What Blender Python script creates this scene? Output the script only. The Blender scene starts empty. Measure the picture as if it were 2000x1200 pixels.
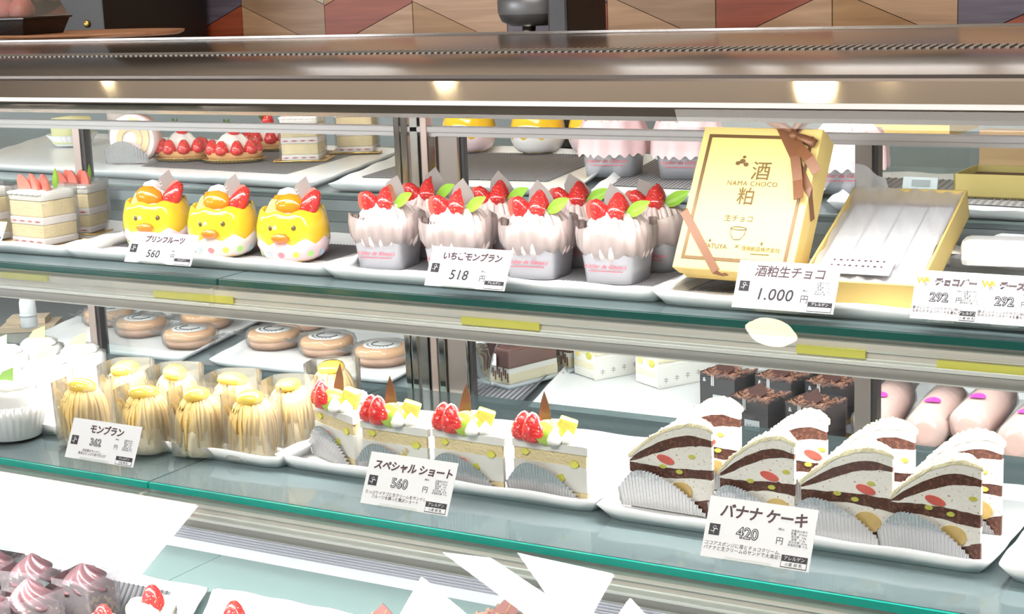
import bpy, bmesh, math, random
from mathutils import Vector, Matrix, Euler
R = random.Random(7)
PI = math.pi
col = bpy.context.scene.collection
scene = bpy.context.scene

# ------------------------------------------------------------------ camera
FPX = 3250.0
CAM = Vector((0.7590276, -1.26020749, 0.29283814))
_x = -Vector((-4525-1000, 156-600, FPX)).normalized()      # world X seen in camera axes (right, down, forward)
_u = _x.cross(Vector((1, -0.0387, 0))).normalized()
if _u.y > 0: _u = -_u
_y = _u.cross(_x)
if _y.z < 0: _y = -_y
def ray(px, py):
    c = Vector((px-1000, py-600, FPX))
    return Vector((_x.dot(c), _y.dot(c), _u.dot(c)))
def at(px, py, z=None, y=None, x=None):
    """the point of a real plane (z=, y= or x= constant) that the photograph shows at a pixel"""
    d = ray(px, py)
    if z is not None: t = (z-CAM.z)/d.z
    elif y is not None: t = (y-CAM.y)/d.y
    else: t = (x-CAM.x)/d.x
    return CAM + d*t
def project(P):
    v = Vector(P)-CAM
    c = _x*v.x + _y*v.y + _u*v.z
    return 1000+FPX*c.x/c.z, 600+FPX*c.y/c.z
cd = bpy.data.cameras.new('camera'); cam = bpy.data.objects.new('camera', cd); col.objects.link(cam)
cd.sensor_width = 36; cd.lens = FPX/2000*36; cd.clip_start = .02; cd.clip_end = 60
# columns: camera right, up, back in world axes
r_ = Vector((_x.x, _y.x, _u.x)); dn = Vector((_x.y, _y.y, _u.y)); fw = Vector((_x.z, _y.z, _u.z))
M = Matrix.Identity(4)
for i in range(3):
    M[i][0] = r_[i]; M[i][1] = -dn[i]; M[i][2] = -fw[i]; M[i][3] = CAM[i]
cam.matrix_world = M
scene.camera = cam
scene.view_settings.view_transform = 'Standard'
scene.view_settings.look = 'None'
scene.view_settings.gamma = 1
scene.view_settings.use_curve_mapping = False
scene.view_settings.exposure = 0.12
scene.cycles.max_bounces = 8
scene.cycles.transparent_max_bounces = 24
scene.cycles.caustics_reflective = False
scene.cycles.caustics_refractive = False
scene.cycles.sample_clamp_indirect = 4
scene.cycles.use_denoising = True

# ------------------------------------------------------------------ world and lights
w = bpy.data.worlds.new('shop ambient'); scene.world = w; w.use_nodes = True
w.node_tree.nodes['Background'].inputs[0].default_value = (1, .93, .86, 1)
w.node_tree.nodes['Background'].inputs[1].default_value = .12
def area(name, loc, direction, sx, sy, power, color=(1, 1, 1), spread=180):
    l = bpy.data.lights.new(name, 'AREA'); l.shape = 'RECTANGLE'; l.size = sx; l.size_y = sy
    l.energy = power; l.color = color; l.spread = math.radians(spread)
    o = bpy.data.objects.new(name, l); col.objects.link(o); o.location = loc
    o.rotation_euler = Vector(direction).to_track_quat('-Z', 'Y').to_euler()
    # keep the long side along X
    z = -Vector(direction).normalized(); x = Vector((1, 0, 0)); x = (x - z*x.dot(z)).normalized(); yv = z.cross(x)
    m = Matrix((x, yv, z)).transposed().to_4x4(); m.translation = Vector(loc); o.matrix_world = m
    return o
WHITE = (1.0, .985, .96)
area('led_strip_top', (-.3, .0, .166), (0, .35, -1), 2.6, .012, 5, WHITE)
area('led_strip_upper_shelf', (-.3, .012, -.045), (0, .1, -1), 2.6, .012, 9.5, WHITE)
area('led_strip_lower_shelf', (-.3, -.105, -.222), (0, .3, -1), 2.6, .012, 15, WHITE)
area('led_strip_rear_top', (-.5, .37, .16), (0, .5, -1), 3.0, .02, 4.2, WHITE)
area('led_strip_rear_shelf', (-.5, .42, .0), (0, .5, -1), 3.0, .02, 8, WHITE)
area('shop_ceiling_light', (.2, -1.6, 1.6), (0, .55, -1), 2.2, 1.0, 78, (1, .95, .88))
area('kitchen_ceiling_light', (-.8, .75, 1.5), (0, .35, -1), 3.0, .4, 12, (1, .86, .70))

area('ceiling_fill_up', (-.8, 2.4, .9), (0, 0, 1), 4.5, .6, 30, (1, .88, .76))  # added fill, brightens the ceiling that the hood mirrors

# ------------------------------------------------------------------ materials
MATS = {}
def mat(name, color, rough=.5, metal=0, bump=0, bscale=60, var=0, vscale=8, coat=0, sss=0, spec=.5, emit=None, estr=0, alpha=1):
    if name in MATS: return MATS[name]
    m = bpy.data.materials.new(name); m.use_nodes = True; nt = m.node_tree; b = nt.nodes['Principled BSDF']
    c = tuple(color)+(1,)
    b.inputs['Base Color'].default_value = c; b.inputs['Roughness'].default_value = rough; b.inputs['Metallic'].default_value = metal
    b.inputs['Coat Weight'].default_value = coat; b.inputs['Coat Roughness'].default_value = .08
    b.inputs['Specular IOR Level'].default_value = spec
    if sss:
        b.inputs['Subsurface Weight'].default_value = sss; b.inputs['Subsurface Scale'].default_value = .004
    if emit:
        b.inputs['Emission Color'].default_value = tuple(emit)+(1,); b.inputs['Emission Strength'].default_value = estr
    tc = nt.nodes.new('ShaderNodeTexCoord')
    if var or True:
        n = nt.nodes.new('ShaderNodeTexNoise'); n.inputs['Scale'].default_value = vscale; n.inputs['Detail'].default_value = 4
        nt.links.new(tc.outputs['Object'], n.inputs['Vector'])
        mx = nt.nodes.new('ShaderNodeMix'); mx.data_type = 'RGBA'
        v = max(var, .03)
        mx.inputs[6].default_value = tuple(max(0, x*(1-v)) for x in color)+(1,)
        mx.inputs[7].default_value = tuple(min(1, x*(1+v)) for x in color)+(1,)
        nt.links.new(n.outputs['Fac'], mx.inputs[0]); nt.links.new(mx.outputs[2], b.inputs['Base Color'])
    if bump:
        n2 = nt.nodes.new('ShaderNodeTexNoise'); n2.inputs['Scale'].default_value = bscale; n2.inputs['Detail'].default_value = 3
        nt.links.new(tc.outputs['Object'], n2.inputs['Vector'])
        bp = nt.nodes.new('ShaderNodeBump'); bp.inputs['Strength'].default_value = bump; bp.inputs['Distance'].default_value = .002
        nt.links.new(n2.outputs['Fac'], bp.inputs['Height']); nt.links.new(bp.outputs['Normal'], b.inputs['Normal'])
    MATS[name] = m
    return m
def film(name, tint=(1, 1, 1), gloss=.12, rough=.08, milk=0, milkcol=(1, 1, 1), wrinkle=0, wscale=60, boost=.6):
    """thin clear sheet: transparent with a fresnel gloss; milk adds a share of diffuse white"""
    if name in MATS: return MATS[name]
    m = bpy.data.materials.new(name); m.use_nodes = True; nt = m.node_tree; nt.nodes.clear()
    out = nt.nodes.new('ShaderNodeOutputMaterial'); tr = nt.nodes.new('ShaderNodeBsdfTransparent'); tr.inputs[0].default_value = tuple(tint)+(1,)
    gl = nt.nodes.new('ShaderNodeBsdfGlossy'); gl.inputs['Roughness'].default_value = rough
    fr = nt.nodes.new('ShaderNodeFresnel'); fr.inputs[0].default_value = 1.4
    ma = nt.nodes.new('ShaderNodeMath'); ma.operation = 'MULTIPLY_ADD'; ma.inputs[1].default_value = boost; ma.inputs[2].default_value = gloss*.2
    ma.use_clamp = True
    nt.links.new(fr.outputs[0], ma.inputs[0])
    base = tr
    if milk:
        df = nt.nodes.new('ShaderNodeBsdfDiffuse'); df.inputs[0].default_value = tuple(milkcol)+(1,)
        m0 = nt.nodes.new('ShaderNodeMixShader'); m0.inputs[0].default_value = milk
        nt.links.new(tr.outputs[0], m0.inputs[1]); nt.links.new(df.outputs[0], m0.inputs[2]); base = m0
    mx = nt.nodes.new('ShaderNodeMixShader')
    nt.links.new(ma.outputs[0], mx.inputs[0]); nt.links.new(base.outputs[0], mx.inputs[1]); nt.links.new(gl.outputs[0], mx.inputs[2])
    nt.links.new(mx.outputs[0], out.inputs[0])
    if wrinkle:
        tc = nt.nodes.new('ShaderNodeTexCoord'); n2 = nt.nodes.new('ShaderNodeTexNoise'); n2.inputs['Scale'].default_value = wscale; n2.inputs['Detail'].default_value = 2
        nt.links.new(tc.outputs['Object'], n2.inputs['Vector'])
        bp = nt.nodes.new('ShaderNodeBump'); bp.inputs['Strength'].default_value = wrinkle; bp.inputs['Distance'].default_value = .01
        nt.links.new(n2.outputs['Fac'], bp.inputs['Height'])
        nt.links.new(bp.outputs['Normal'], gl.inputs['Normal']); nt.links.new(bp.outputs['Normal'], fr.inputs['Normal'])
    MATS[name] = m
    return m
def speck(name, base, spot, scale=220, thr=.6, rough=.8, bump=.5, soft=.03, big=None):
    """base colour with crumbs/seeds of another colour"""
    if name in MATS: return MATS[name]
    m = mat(name, base, rough, bump=bump, bscale=scale*.6); nt = m.node_tree; b = nt.nodes['Principled BSDF']
    tc = nt.nodes.new('ShaderNodeTexCoord'); n = nt.nodes.new('ShaderNodeTexNoise'); n.inputs['Scale'].default_value = scale; n.inputs['Detail'].default_value = 2
    nt.links.new(tc.outputs['Object'], n.inputs['Vector'])
    mr = nt.nodes.new('ShaderNodeMapRange'); mr.inputs[1].default_value = thr; mr.inputs[2].default_value = thr+soft
    nt.links.new(n.outputs['Fac'], mr.inputs[0])
    mx = nt.nodes.new('ShaderNodeMix'); mx.data_type = 'RGBA'; mx.inputs[6].default_value = tuple(base)+(1,); mx.inputs[7].default_value = tuple(spot)+(1,)
    nt.links.new(mr.outputs[0], mx.inputs[0]); nt.links.new(mx.outputs[2], b.inputs['Base Color'])
    return m
def berry_mat(name, base, seed, scale=330):
    if name in MATS: return MATS[name]
    m = mat(name, base, .22, coat=.7, var=.25, vscale=40, sss=0); nt = m.node_tree; b = nt.nodes['Principled BSDF']
    tc = nt.nodes.new('ShaderNodeTexCoord'); v = nt.nodes.new('ShaderNodeTexVoronoi'); v.inputs['Scale'].default_value = scale
    nt.links.new(tc.outputs['Object'], v.inputs['Vector'])
    mr = nt.nodes.new('ShaderNodeMapRange'); mr.inputs[1].default_value = .12; mr.inputs[2].default_value = .22
    nt.links.new(v.outputs['Distance'], mr.inputs[0])
    mx = nt.nodes.new('ShaderNodeMix'); mx.data_type = 'RGBA'; mx.inputs[6].default_value = tuple(seed)+(1,)
    old = b.inputs['Base Color'].links[0].from_socket
    nt.links.new(old, mx.inputs[7]); nt.links.new(mr.outputs[0], mx.inputs[0]); nt.links.new(mx.outputs[2], b.inputs['Base Color'])
    bp = nt.nodes.new('ShaderNodeBump'); bp.inputs['Strength'].default_value = .8; bp.inputs['Distance'].default_value = .0015
    mr2 = nt.nodes.new('ShaderNodeMapRange'); mr2.inputs[1].default_value = 0; mr2.inputs[2].default_value = .45
    nt.links.new(v.outputs['Distance'], mr2.inputs[0]); nt.links.new(mr2.outputs[0], bp.inputs['Height']); nt.links.new(bp.outputs['Normal'], b.inputs['Normal'])
    return m
def wood(name, c1, c2, ang):
    if name in MATS: return MATS[name]
    m = mat(name, c1, .45, bump=0); nt = m.node_tree; b = nt.nodes['Principled BSDF']
    tc = nt.nodes.new('ShaderNodeTexCoord'); mp = nt.nodes.new('ShaderNodeMapping'); mp.inputs['Rotation'].default_value = (0, ang, 0)
    mp2 = nt.nodes.new('ShaderNodeMapping'); mp2.inputs['Scale'].default_value = (4, 30, 60)
    n = nt.nodes.new('ShaderNodeTexNoise'); n.inputs['Scale'].default_value = 1.6; n.inputs['Detail'].default_value = 5; n.inputs['Distortion'].default_value = .6
    nt.links.new(tc.outputs['Object'], mp.inputs[0]); nt.links.new(mp.outputs[0], mp2.inputs[0]); nt.links.new(mp2.outputs[0], n.inputs['Vector'])
    mr = nt.nodes.new('ShaderNodeMapRange'); mr.inputs[1].default_value = .3; mr.inputs[2].default_value = .7
    nt.links.new(n.outputs['Fac'], mr.inputs[0])
    mx = nt.nodes.new('ShaderNodeMix'); mx.data_type = 'RGBA'; mx.inputs[6].default_value = tuple(c1)+(1,); mx.inputs[7].default_value = tuple(c2)+(1,)
    nt.links.new(mr.outputs[0], mx.inputs[0]); nt.links.new(mx.outputs[2], b.inputs['Base Color'])
    return m

steel = mat('brushed steel', (.62, .60, .57), .22, 1, var=.06)
chrome = mat('polished steel', (.80, .77, .74), .1, 1)
hoodm = mat('smoked hood steel', (.52, .47, .42), .16, 1, var=.04, vscale=3)
bronze = mat('bronze anodised frame', (.36, .31, .28), .35, .5)
darkm = mat('dark frame', (.05, .045, .045), .4)
porcelain = mat('white tray plastic', (.90, .91, .93), .25, coat=.2)
matgrey = mat('grey woven mat', (.17, .165, .18), .7, bump=.3, bscale=900)
cream = mat('whipped cream', (.93, .91, .86), .45, bump=.15, bscale=90)
sponge = mat('yellow sponge', (.90, .74, .44), .85, bump=.7, bscale=500, var=.12, vscale=80)
spongep = mat('pale sponge', (.90, .82, .60), .85, bump=.6, bscale=500, var=.08, vscale=80)
strawb = berry_mat('strawberry skin', (.72, .03, .03), (.85, .35, .12))
strawcut = mat('strawberry flesh', (.88, .30, .20), .25, coat=.5, var=.35, vscale=90)
strawpink = mat('pale strawberry wedge', (.90, .22, .17), .3, coat=.5, var=.3, vscale=60)
leafm = mat('green leaf', (.33, .62, .06), .4, var=.15, vscale=60)
palegreen = mat('pale green leaf card', (.45, .78, .20), .5)
kiwi = mat('kiwi slice', (.42, .58, .07), .2, coat=.8, var=.25, vscale=120)
orange = mat('mandarin segment', (.92, .25, .01), .15, coat=.9, var=.15, vscale=60, bump=.2, bscale=200)
pine = mat('pineapple chunk', (.93, .70, .12), .25, coat=.6, var=.2, vscale=150, bump=.5, bscale=250)
greycard = mat('grey printed card', (.36, .32, .30), .6)
cardwhite = mat('card white', (.86, .86, .90), .45)
ink = mat('ink black', (.025, .02, .03), .6)
inkdark = mat('ink aubergine', (.07, .03, .045), .6)
inkorange = mat('ink orange', (.72, .38, .05), .6)
inkred = mat('ink red', (.62, .08, .12), .5)
inkgold = mat('ink old gold', (.15, .08, .018), .6)
goldbox = mat('gold card', (.84, .62, .22), .5, .12, var=.03)
goldfoil = mat('gold foil', (.85, .58, .22), .25, .9, bump=.3, bscale=120)
silverfoil = mat('silver foil', (.78, .78, .80), .25, .9, bump=.25, bscale=150)
silvercup = mat('silver paper', (.50, .50, .54), .3, .5)
chocm = mat('dark chocolate', (.06, .022, .018), .6, spec=.25)
chocsponge = speck('chocolate sponge', (.085, .028, .018), (.17, .065, .04), 300, .55, bump=1)
ribbonm = mat('copper satin ribbon', (.20, .075, .03), .42, .05)
clear = film('clear film')
acr = film('clear acrylic', (.99, 1, .99), gloss=.1, boost=.45)
crinkle = film('crinkled cellophane', wrinkle=.16, wscale=60, boost=.42, gloss=.10, rough=.2, milk=.10)

# ------------------------------------------------------------------ mesh helpers
class MB:
    def __init__(s): s.v = []; s.f = []; s.smooth = []
    def add(s, vs, fs, sm=False):
        n = len(s.v); s.v += [tuple(v) for v in vs]; s.f += [tuple(i+n for i in f) for f in fs]; s.smooth += [sm]*len(fs); return s
    def box(s, c, d, rot=None, taper=1):
        x, y, z = d[0]/2, d[1]/2, d[2]/2; vs = []
        for k in (-1, 1):
            t = taper if k > 0 else 1
            for i, j in ((-1, -1), (1, -1), (1, 1), (-1, 1)):
                p = Vector((i*x*t, j*y*t, k*z))
                if rot: p = Euler(rot).to_matrix() @ p
                vs.append(p+Vector(c))
        return s.add(vs, [(3, 2, 1, 0), (4, 5, 6, 7), (0, 1, 5, 4), (1, 2, 6, 5), (2, 3, 7, 6), (3, 0, 4, 7)])
    def span(s, a, b):
        return s.box([(a[i]+b[i])/2 for i in range(3)], [abs(b[i]-a[i]) for i in range(3)])
    def rings(s, rings, caps=(True, True), close=True, sm=True):
        n = len(rings[0]); base = len(s.v); vs = [p for r in rings for p in r]; fs = []
        m = n if close else n-1
        for k in range(len(rings)-1):
            for i in range(m):
                j = (i+1) % n; fs.append((k*n+i, k*n+j, (k+1)*n+j, (k+1)*n+i))
        s.add(vs, fs, sm)
        if caps[0]: s.f.append(tuple(base+i for i in range(n))[::-1]); s.smooth.append(False)
        if caps[1]: s.f.append(tuple(base+(len(rings)-1)*n+i for i in range(n))); s.smooth.append(False)
        return s
    def lathe(s, prof, n=24, c=(0, 0, 0), fr=None, sx=1, sy=1, caps=(True, True), sm=True, fz=None):
        rs = []
        for k, (r, z) in enumerate(prof):
            ring = []
            for i in range(n):
                a = 2*PI*i/n; q = r*(fr(a, k, z) if fr else 1); zz = z+(fz(a, k) if fz else 0)
                ring.append((c[0]+q*math.cos(a)*sx, c[1]+q*math.sin(a)*sy, c[2]+zz))
            rs.append(ring)
        return s.rings(rs, caps, True, sm)
    def prism(s, poly, z0, z1, axis='z'):
        def P(p, z): return (p[0], p[1], z) if axis == 'z' else ((p[0], z, p[1]) if axis == 'y' else (z, p[0], p[1]))
        n = len(poly); vs = [P(p, z0) for p in poly]+[P(p, z1) for p in poly]
        fs = [tuple(range(n))[::-1], tuple(range(n, 2*n))]+[(i, (i+1) % n, n+(i+1) % n, n+i) for i in range(n)]
        return s.add(vs, fs)
    def tube(s, pts, r, n=8, sm=True):
        rs = []
        for k, p in enumerate(pts):
            p = Vector(p); a = Vector(pts[max(0, k-1)]); b = Vector(pts[min(len(pts)-1, k+1)]); t = (b-a).normalized()
            u = t.cross(Vector((0, 0, 1)) if abs(t.z) < .9 else Vector((1, 0, 0))).normalized(); v = t.cross(u)
            rr = r[k] if isinstance(r, (list, tuple)) else r
            rs.append([p+u*math.cos(2*PI*i/n)*rr+v*math.sin(2*PI*i/n)*rr for i in range(n)])
        return s.rings(rs, (True, True), True, sm)
    def grid(s, nx, ny, fn, sm=True):
        vs = [fn(i/nx, j/ny) for j in range(ny+1) for i in range(nx+1)]; fs = []
        for j in range(ny):
            for i in range(nx):
                a = j*(nx+1)+i; fs.append((a, a+1, a+nx+2, a+nx+1))
        return s.add(vs, fs, sm)
    def xf(s, loc=(0, 0, 0), rot=(0, 0, 0), sc=(1, 1, 1)):
        m = Matrix.LocRotScale(Vector(loc), Euler(rot), Vector(sc) if not isinstance(sc, (int, float)) else Vector((sc,)*3))
        s.v = [tuple(m @ Vector(v)) for v in s.v]; return s
    def merge(s, o): return s.add_raw(o)
    def add_raw(s, o):
        n = len(s.v); s.v += o.v; s.f += [tuple(i+n for i in f) for f in o.f]; s.smooth += o.smooth; return s
    def build(s, name, m, parent=None, loc=None, rot=None, bevel=0):
        me = bpy.data.meshes.new(name); me.from_pydata(s.v, [], s.f); me.polygons.foreach_set('use_smooth', s.smooth)
        bm = bmesh.new(); bm.from_mesh(me); bmesh.ops.recalc_face_normals(bm, faces=bm.faces)
        if bevel: bmesh.ops.bevel(bm, geom=[e for e in bm.edges if len(e.link_faces) == 2 and e.calc_face_angle(0) > .5], offset=bevel, segments=2, profile=.6, affect='EDGES')
        bm.to_mesh(me); bm.free()
        me.materials.append(m); o = bpy.data.objects.new(name, me); col.objects.link(o)
        if parent: o.parent = parent
        if loc is not None: o.location = loc
        if rot is not None: o.rotation_euler = rot
        return o
def box(name, m, parent, c, d, rot=None, bevel=0): return MB().box(c, d, rot).build(name, m, parent, bevel=bevel)
def span(name, m, parent, a, b, bevel=0): return MB().span(a, b).build(name, m, parent, bevel=bevel)
def thing(name, label, cat, loc=(0, 0, 0), rz=0, group=None, rot=None, sc=1):
    o = bpy.data.objects.new(name, None); col.objects.link(o); o.location = loc; o.rotation_euler = rot or (0, 0, rz); o.scale = (sc,)*3
    o.empty_display_size = .01; o['label'] = label; o['category'] = cat
    if group: o['group'] = group
    return o
def tag(o, label, cat, group=None, kind=None):
    if label: o['label'] = label
    if cat: o['category'] = cat
    if group: o['group'] = group
    if kind: o['kind'] = kind
    return o
def kids(o): return [x for x in KID.get(o.name, [])]
KID = {}
def dup(root, loc, rz=0, label=None, sc=None, rot=None, group=None):
    def cp(o, par):
        c = o.copy(); col.objects.link(c)
        if par: c.parent = par; c.matrix_parent_inverse = o.matrix_parent_inverse.copy()
        for k in [x for x in o.children]: cp(k, c)
        return c
    c = cp(root, None); c.location = loc; c.rotation_euler = rot or (0, 0, rz)
    if sc: c.scale = (sc,)*3
    if label: c['label'] = label
    if group: c['group'] = group
    return c
def text(body, size, m, parent, loc, rot=(PI/2, 0, 0), name='lettering', align='CENTER', offset=0, shear=0, extrude=.00005, spacing=1, sx=1):
    c = bpy.data.curves.new('t', 'FONT'); c.body = body; c.size = size; c.align_x = align; c.offset = offset; c.shear = shear
    c.extrude = extrude; c.space_character = spacing; c.resolution_u = 3
    o = bpy.data.objects.new('t', c); col.objects.link(o); bpy.context.view_layer.update()
    me = bpy.data.meshes.new_from_object(o.evaluated_get(bpy.context.evaluated_depsgraph_get()))
    bpy.data.objects.remove(o); me.name = name; me.materials.clear(); me.materials.append(m)
    o = bpy.data.objects.new(name, me); col.objects.link(o); o.parent = parent; o.location = loc; o.rotation_euler = rot; o.scale = (sx, 1, 1)
    return o

palerail = mat('pale door rail', (.80, .76, .75), .22, .35)
# shapes used by many sweets
def berry_mb(h=.026, r=.0115, n=16):
    prof = [(.001, 0), (r*.35, h*.03), (r*.62, h*.2), (r*.86, h*.45), (r, h*.7), (r*.9, h*.88), (r*.5, h*.98), (.001, h)]
    return MB().lathe(prof, n)
def strawberry(parent, loc, rot=(0, 0, 0), h=.026, r=.0115, m=None, name='strawberry'):
    """tip up"""
    mb = berry_mb(h, r); mb.xf(sc=(1, 1, -1)).xf(loc=(0, 0, h)); return mb.build(name, m or strawb, parent, loc, rot)
def half_berry(parent, loc, rot, h=.026, r=.012, name='strawberry', flesh=strawcut):
    """half a strawberry, tip up, cut face towards -Y"""
    n = 10; prof = [(r*.5, .0), (r*.92, h*.1), (r, h*.28), (r*.88, h*.52), (r*.6, h*.8), (r*.3, h*.95), (.0005, h)]
    mb = MB(); mb.rings([[(q*math.cos(a), q*math.sin(a)*.9, z) for a in [PI*i/n for i in range(n+1)]] for q, z in prof], (True, True), False)
    o = mb.build(name, strawb, parent, loc, rot)
    f = MB().add([(-q, -.0002, z) for q, z in prof]+[(q, -.0002, z) for q, z in prof[::-1]], [tuple(range(2*len(prof)))])
    f.build('cut_face', flesh, o)
    return o
def leaf_mb(L=.03, W=.011, curl=.006):
    def fn(u, v):
        w_ = W*math.sin(PI*min(1, max(0, u)))**.8*(1-.35*u); y = (v-.5)*w_
        return (L*u, y, curl*u*u*2 - abs(y)*-.5)
    return MB().grid(8, 4, fn)
def pick(parent, loc, rot, h=.03, w_=.02, m=None, name='pick_card'):
    pts = [(-w_*.3, 0), (-w_*.5, h*.35), (-w_*.42, h*.7), (-w_*.1, h), (w_*.3, h*.62), (w_*.5, h*.28), (w_*.35, 0)]
    return MB().prism(pts, -.0004, .0004, 'y').build(name, m or greycard, parent, loc, rot)
def swirl_mb(r=.024, h=.03, turns=6, ridges=7, twist=2.2, n=56):
    prof = [(r*(1-(k/12)**1.6)*(1 if k else .92)+.0006, h*k/12) for k in range(13)]
    return MB().lathe(prof, n, fr=lambda a, k, z: 1+.16*math.cos(ridges*a+twist*k/2.2))
def cup_mb(r0, r1, h, pleats=24, depth=.06, n=None, thick=False):
    n = n or pleats*4
    prof = [(r0, 0), (r0*.98+.02*r1, h*.1), (r1, h)]
    return MB().lathe(prof, n, fr=lambda a, k, z: 1+(depth*math.cos(pleats*a) if k else depth*.4*math.cos(pleats*a)), caps=(True, False))

# ------------------------------------------------------------------ the room
def struct(name, m, a, b):
    o = span(name, m, None, a, b); o['kind'] = 'structure'; return o
plaster = mat('taupe plaster', (.42, .38, .34), .9, bump=.1)
darkwall = mat('dark wall', (.03, .022, .02), .8)
struct('floor', mat('floor tile', (.30, .27, .24), .5, var=.1), (-6, -3.6, -1.15), (5, 4.2, -1.1))
struct('ceiling', mat('ceiling paint', (.50, .45, .40), .9), (-6, -3.6, 1.72), (5, 4.2, 1.78))
struct('wall_rear', plaster, (-6, 4.1, -1.1), (5, 4.2, 1.72))
struct('wall_left', plaster, (-6, -3.6, -1.1), (-5.9, 4.2, 1.72))
struct('wall_right', plaster, (4.9, -3.6, -1.1), (5, 4.2, 1.72))
wf = struct('wall_front', mat('front wall', (.30, .27, .25), .9), (-6, -3.72, -1.1), (5, -3.6, 1.72))
daylight = mat('daylit window glass', (.9, .95, 1), .3, emit=(.92, .96, 1), estr=62)
panes = [[(-5.4, .36), (-3.31, .36), (-3.17, .64), (-5.4, .64)],
         [(-2.11, .62), (-1.93, .63), (-1.58, .50), (-1.75, .47)],
         [(-2.16, .53), (-1.94, .43), (-2.2, .38)],
         [(-1.84, .66), (-1.50, .645), (-1.54, .50), (-1.62, .48)],
         [(-1.42, .58), (-1.30, .50), (-1.47, .46)]]
for i, p in enumerate(panes):
    o = MB().prism(p, -3.52, -3.5, 'y').build('window_%d' % (i+1), daylight); o['kind'] = 'structure'
    q = [((x-sum(a[0] for a in p)/len(p))*1.03+sum(a[0] for a in p)/len(p), (z-sum(a[1] for a in p)/len(p))*1.05+sum(a[1] for a in p)/len(p)) for x, z in p]
    MB().prism(q, -3.6, -3.521, 'y').build('window_frame', darkm, o)
# half-height partition behind the counter with a herringbone cladding of wooden planks
wb = struct('wall_back', darkwall, (-3.2, 1.305, -1.1), (2.2, 1.36, .62))
Wd = {'tan': wood('oak tan', (.33, .19, .10), (.46, .28, .16), 0), 'brown': wood('walnut brown', (.24, .14, .08), (.34, .21, .125), 0),
      'red': wood('red stained', (.20, .035, .012), (.31, .065, .025), 0), 'ochre': wood('ochre oak', (.27, .135, .045), (.37, .20, .08), 0),
      'blue': wood('blue grey stained', (.075, .06, .085), (.13, .105, .14), 0), 'pale': wood('pale green grey', (.30, .27, .20), (.40, .37, .28), 0)}
P_, W_, S_ = .083, .2, .42
cols_ = {  # column index -> (slope, height of the joint at its left side, colours below/above that joint)
    -1: (-1, .288, ['ochre', 'tan', 'brown', 'brown']), 0: (1, .162, ['red', 'blue', 'ochre', 'tan']), 1: (-1, .2446, ['tan', 'brown', 'pale', 'red']),
    2: (1, .158, ['tan', 'red', 'ochre', 'brown']), 3: (-1, .2446, ['ochre', 'tan', 'brown', 'blue']), 4: (1, .158, ['red', 'red', 'blue', 'tan']),
    5: (1, .158, ['red', 'blue', 'tan', 'ochre']), 6: (-1, .2446, ['tan', 'brown', 'pale', 'red']), 7: (1, .158, ['tan', 'red', 'ochre', 'brown']),
    8: (-1, .2446, ['ochre', 'tan', 'brown', 'blue']), 9: (1, .158, ['red', 'blue', 'ochre', 'tan'])}
cols_ = {-1: cols_[-1], 0: cols_[0], 1: cols_[1], 2: cols_[2], 3: cols_[3], 4: (1, .150, ['red', 'blue', 'tan', 'ochre']), 5: cols_[6], 6: cols_[7], 7: cols_[8], 8: cols_[9]}
x0_ = -1.5705
for c_ in range(-3, 15):
    sg, zj, cs = cols_.get(c_, (1 if c_ % 2 == 0 else -1, .16+.08*(c_ % 2), ['tan', 'brown', 'red', 'ochre', 'blue']))
    xa = x0_+c_*W_
    for r0 in range(-3, 6):
        za = zj+(r0-1)*P_; name_c = cs[r0 % len(cs)] if not 0 <= r0 < len(cs) else cs[r0]
        g = .0007; dz = sg*S_*W_
        if za > .56 or za+dz > .6: continue
        pr = R.uniform(0, .0012)
        MB().prism([(xa+g, za+g), (xa+W_-g, za+dz+g), (xa+W_-g, za+dz+P_-g), (xa+g, za+P_-g)], 1.3-pr, 1.305, 'y').build('plank', Wd[name_c], wb)
struct('counter_back_base', darkwall, (-3.2, 1.0, -1.1), (2.2, 1.3, .04))
scene.objects['counter_back_base'].name = 'trim_1'

# lamps the polished hood and the front glass mirror
lampw = mat('fluorescent tube glow', (1, 1, 1), .3, emit=(.93, .96, 1), estr=6)
lampy = mat('warm lamp glow', (1, .9, .7), .3, emit=(1, .80, .48), estr=60)
for i, (a, b) in enumerate([(-2.94, -2.56), (-1.69, -1.38), (-1.23, -1.14), (-1.03, -.54), (-.47, .3)]):
    t = thing('ceiling_light', ['long white tube light on the ceiling over the kitchen, leftmost', 'white tube light on the kitchen ceiling, second from left', 'very short white tube light on the kitchen ceiling', 'long white tube light on the kitchen ceiling, right of the short one', 'rightmost long white tube light on the kitchen ceiling'][i], 'ceiling light', ((a+b)/2, 3.2, 1.72), group='kitchen tube lights')
    box('light_body', cardwhite, t, (0, 0, -.006), (b-a, .10, .012)); box('diffuser', lampw, t, (0, 0, -.019), (b-a-.01, .07, .014))
for i, (x, y, z, r) in enumerate([(-1.7, 2.02, 1.70, .028), (-2.93, 2.02, 1.70, .018), (-.64, 1.98, 1.70, .045), (-.50, 2.10, 1.70, .028)]):
    t = thing('downlight', ['warm downlight mirrored in the hood above the chrome pillar', 'small warm downlight mirrored at the left end of the hood', 'large warm downlight mirrored in the right half of the hood', 'warm downlight mirrored just right of the largest one'][i], 'ceiling light', (x, y, z+.02), group='warm downlights in the kitchen ceiling')
    MB().lathe([(r*1.2, 0), (r*1.25, -.02), (r*1.02, -.022)], 20).build('light_ring', steel, t); MB().lathe([(r, -.0225), (r*.9, -.027), (.001, -.029)], 20).build('bulb', lampy, t)
t = thing('pendant_lamp', 'round glowing pendant lamp reflected in the front glass', 'lamp', (-1.05, -3.2, 1.36))
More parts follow.
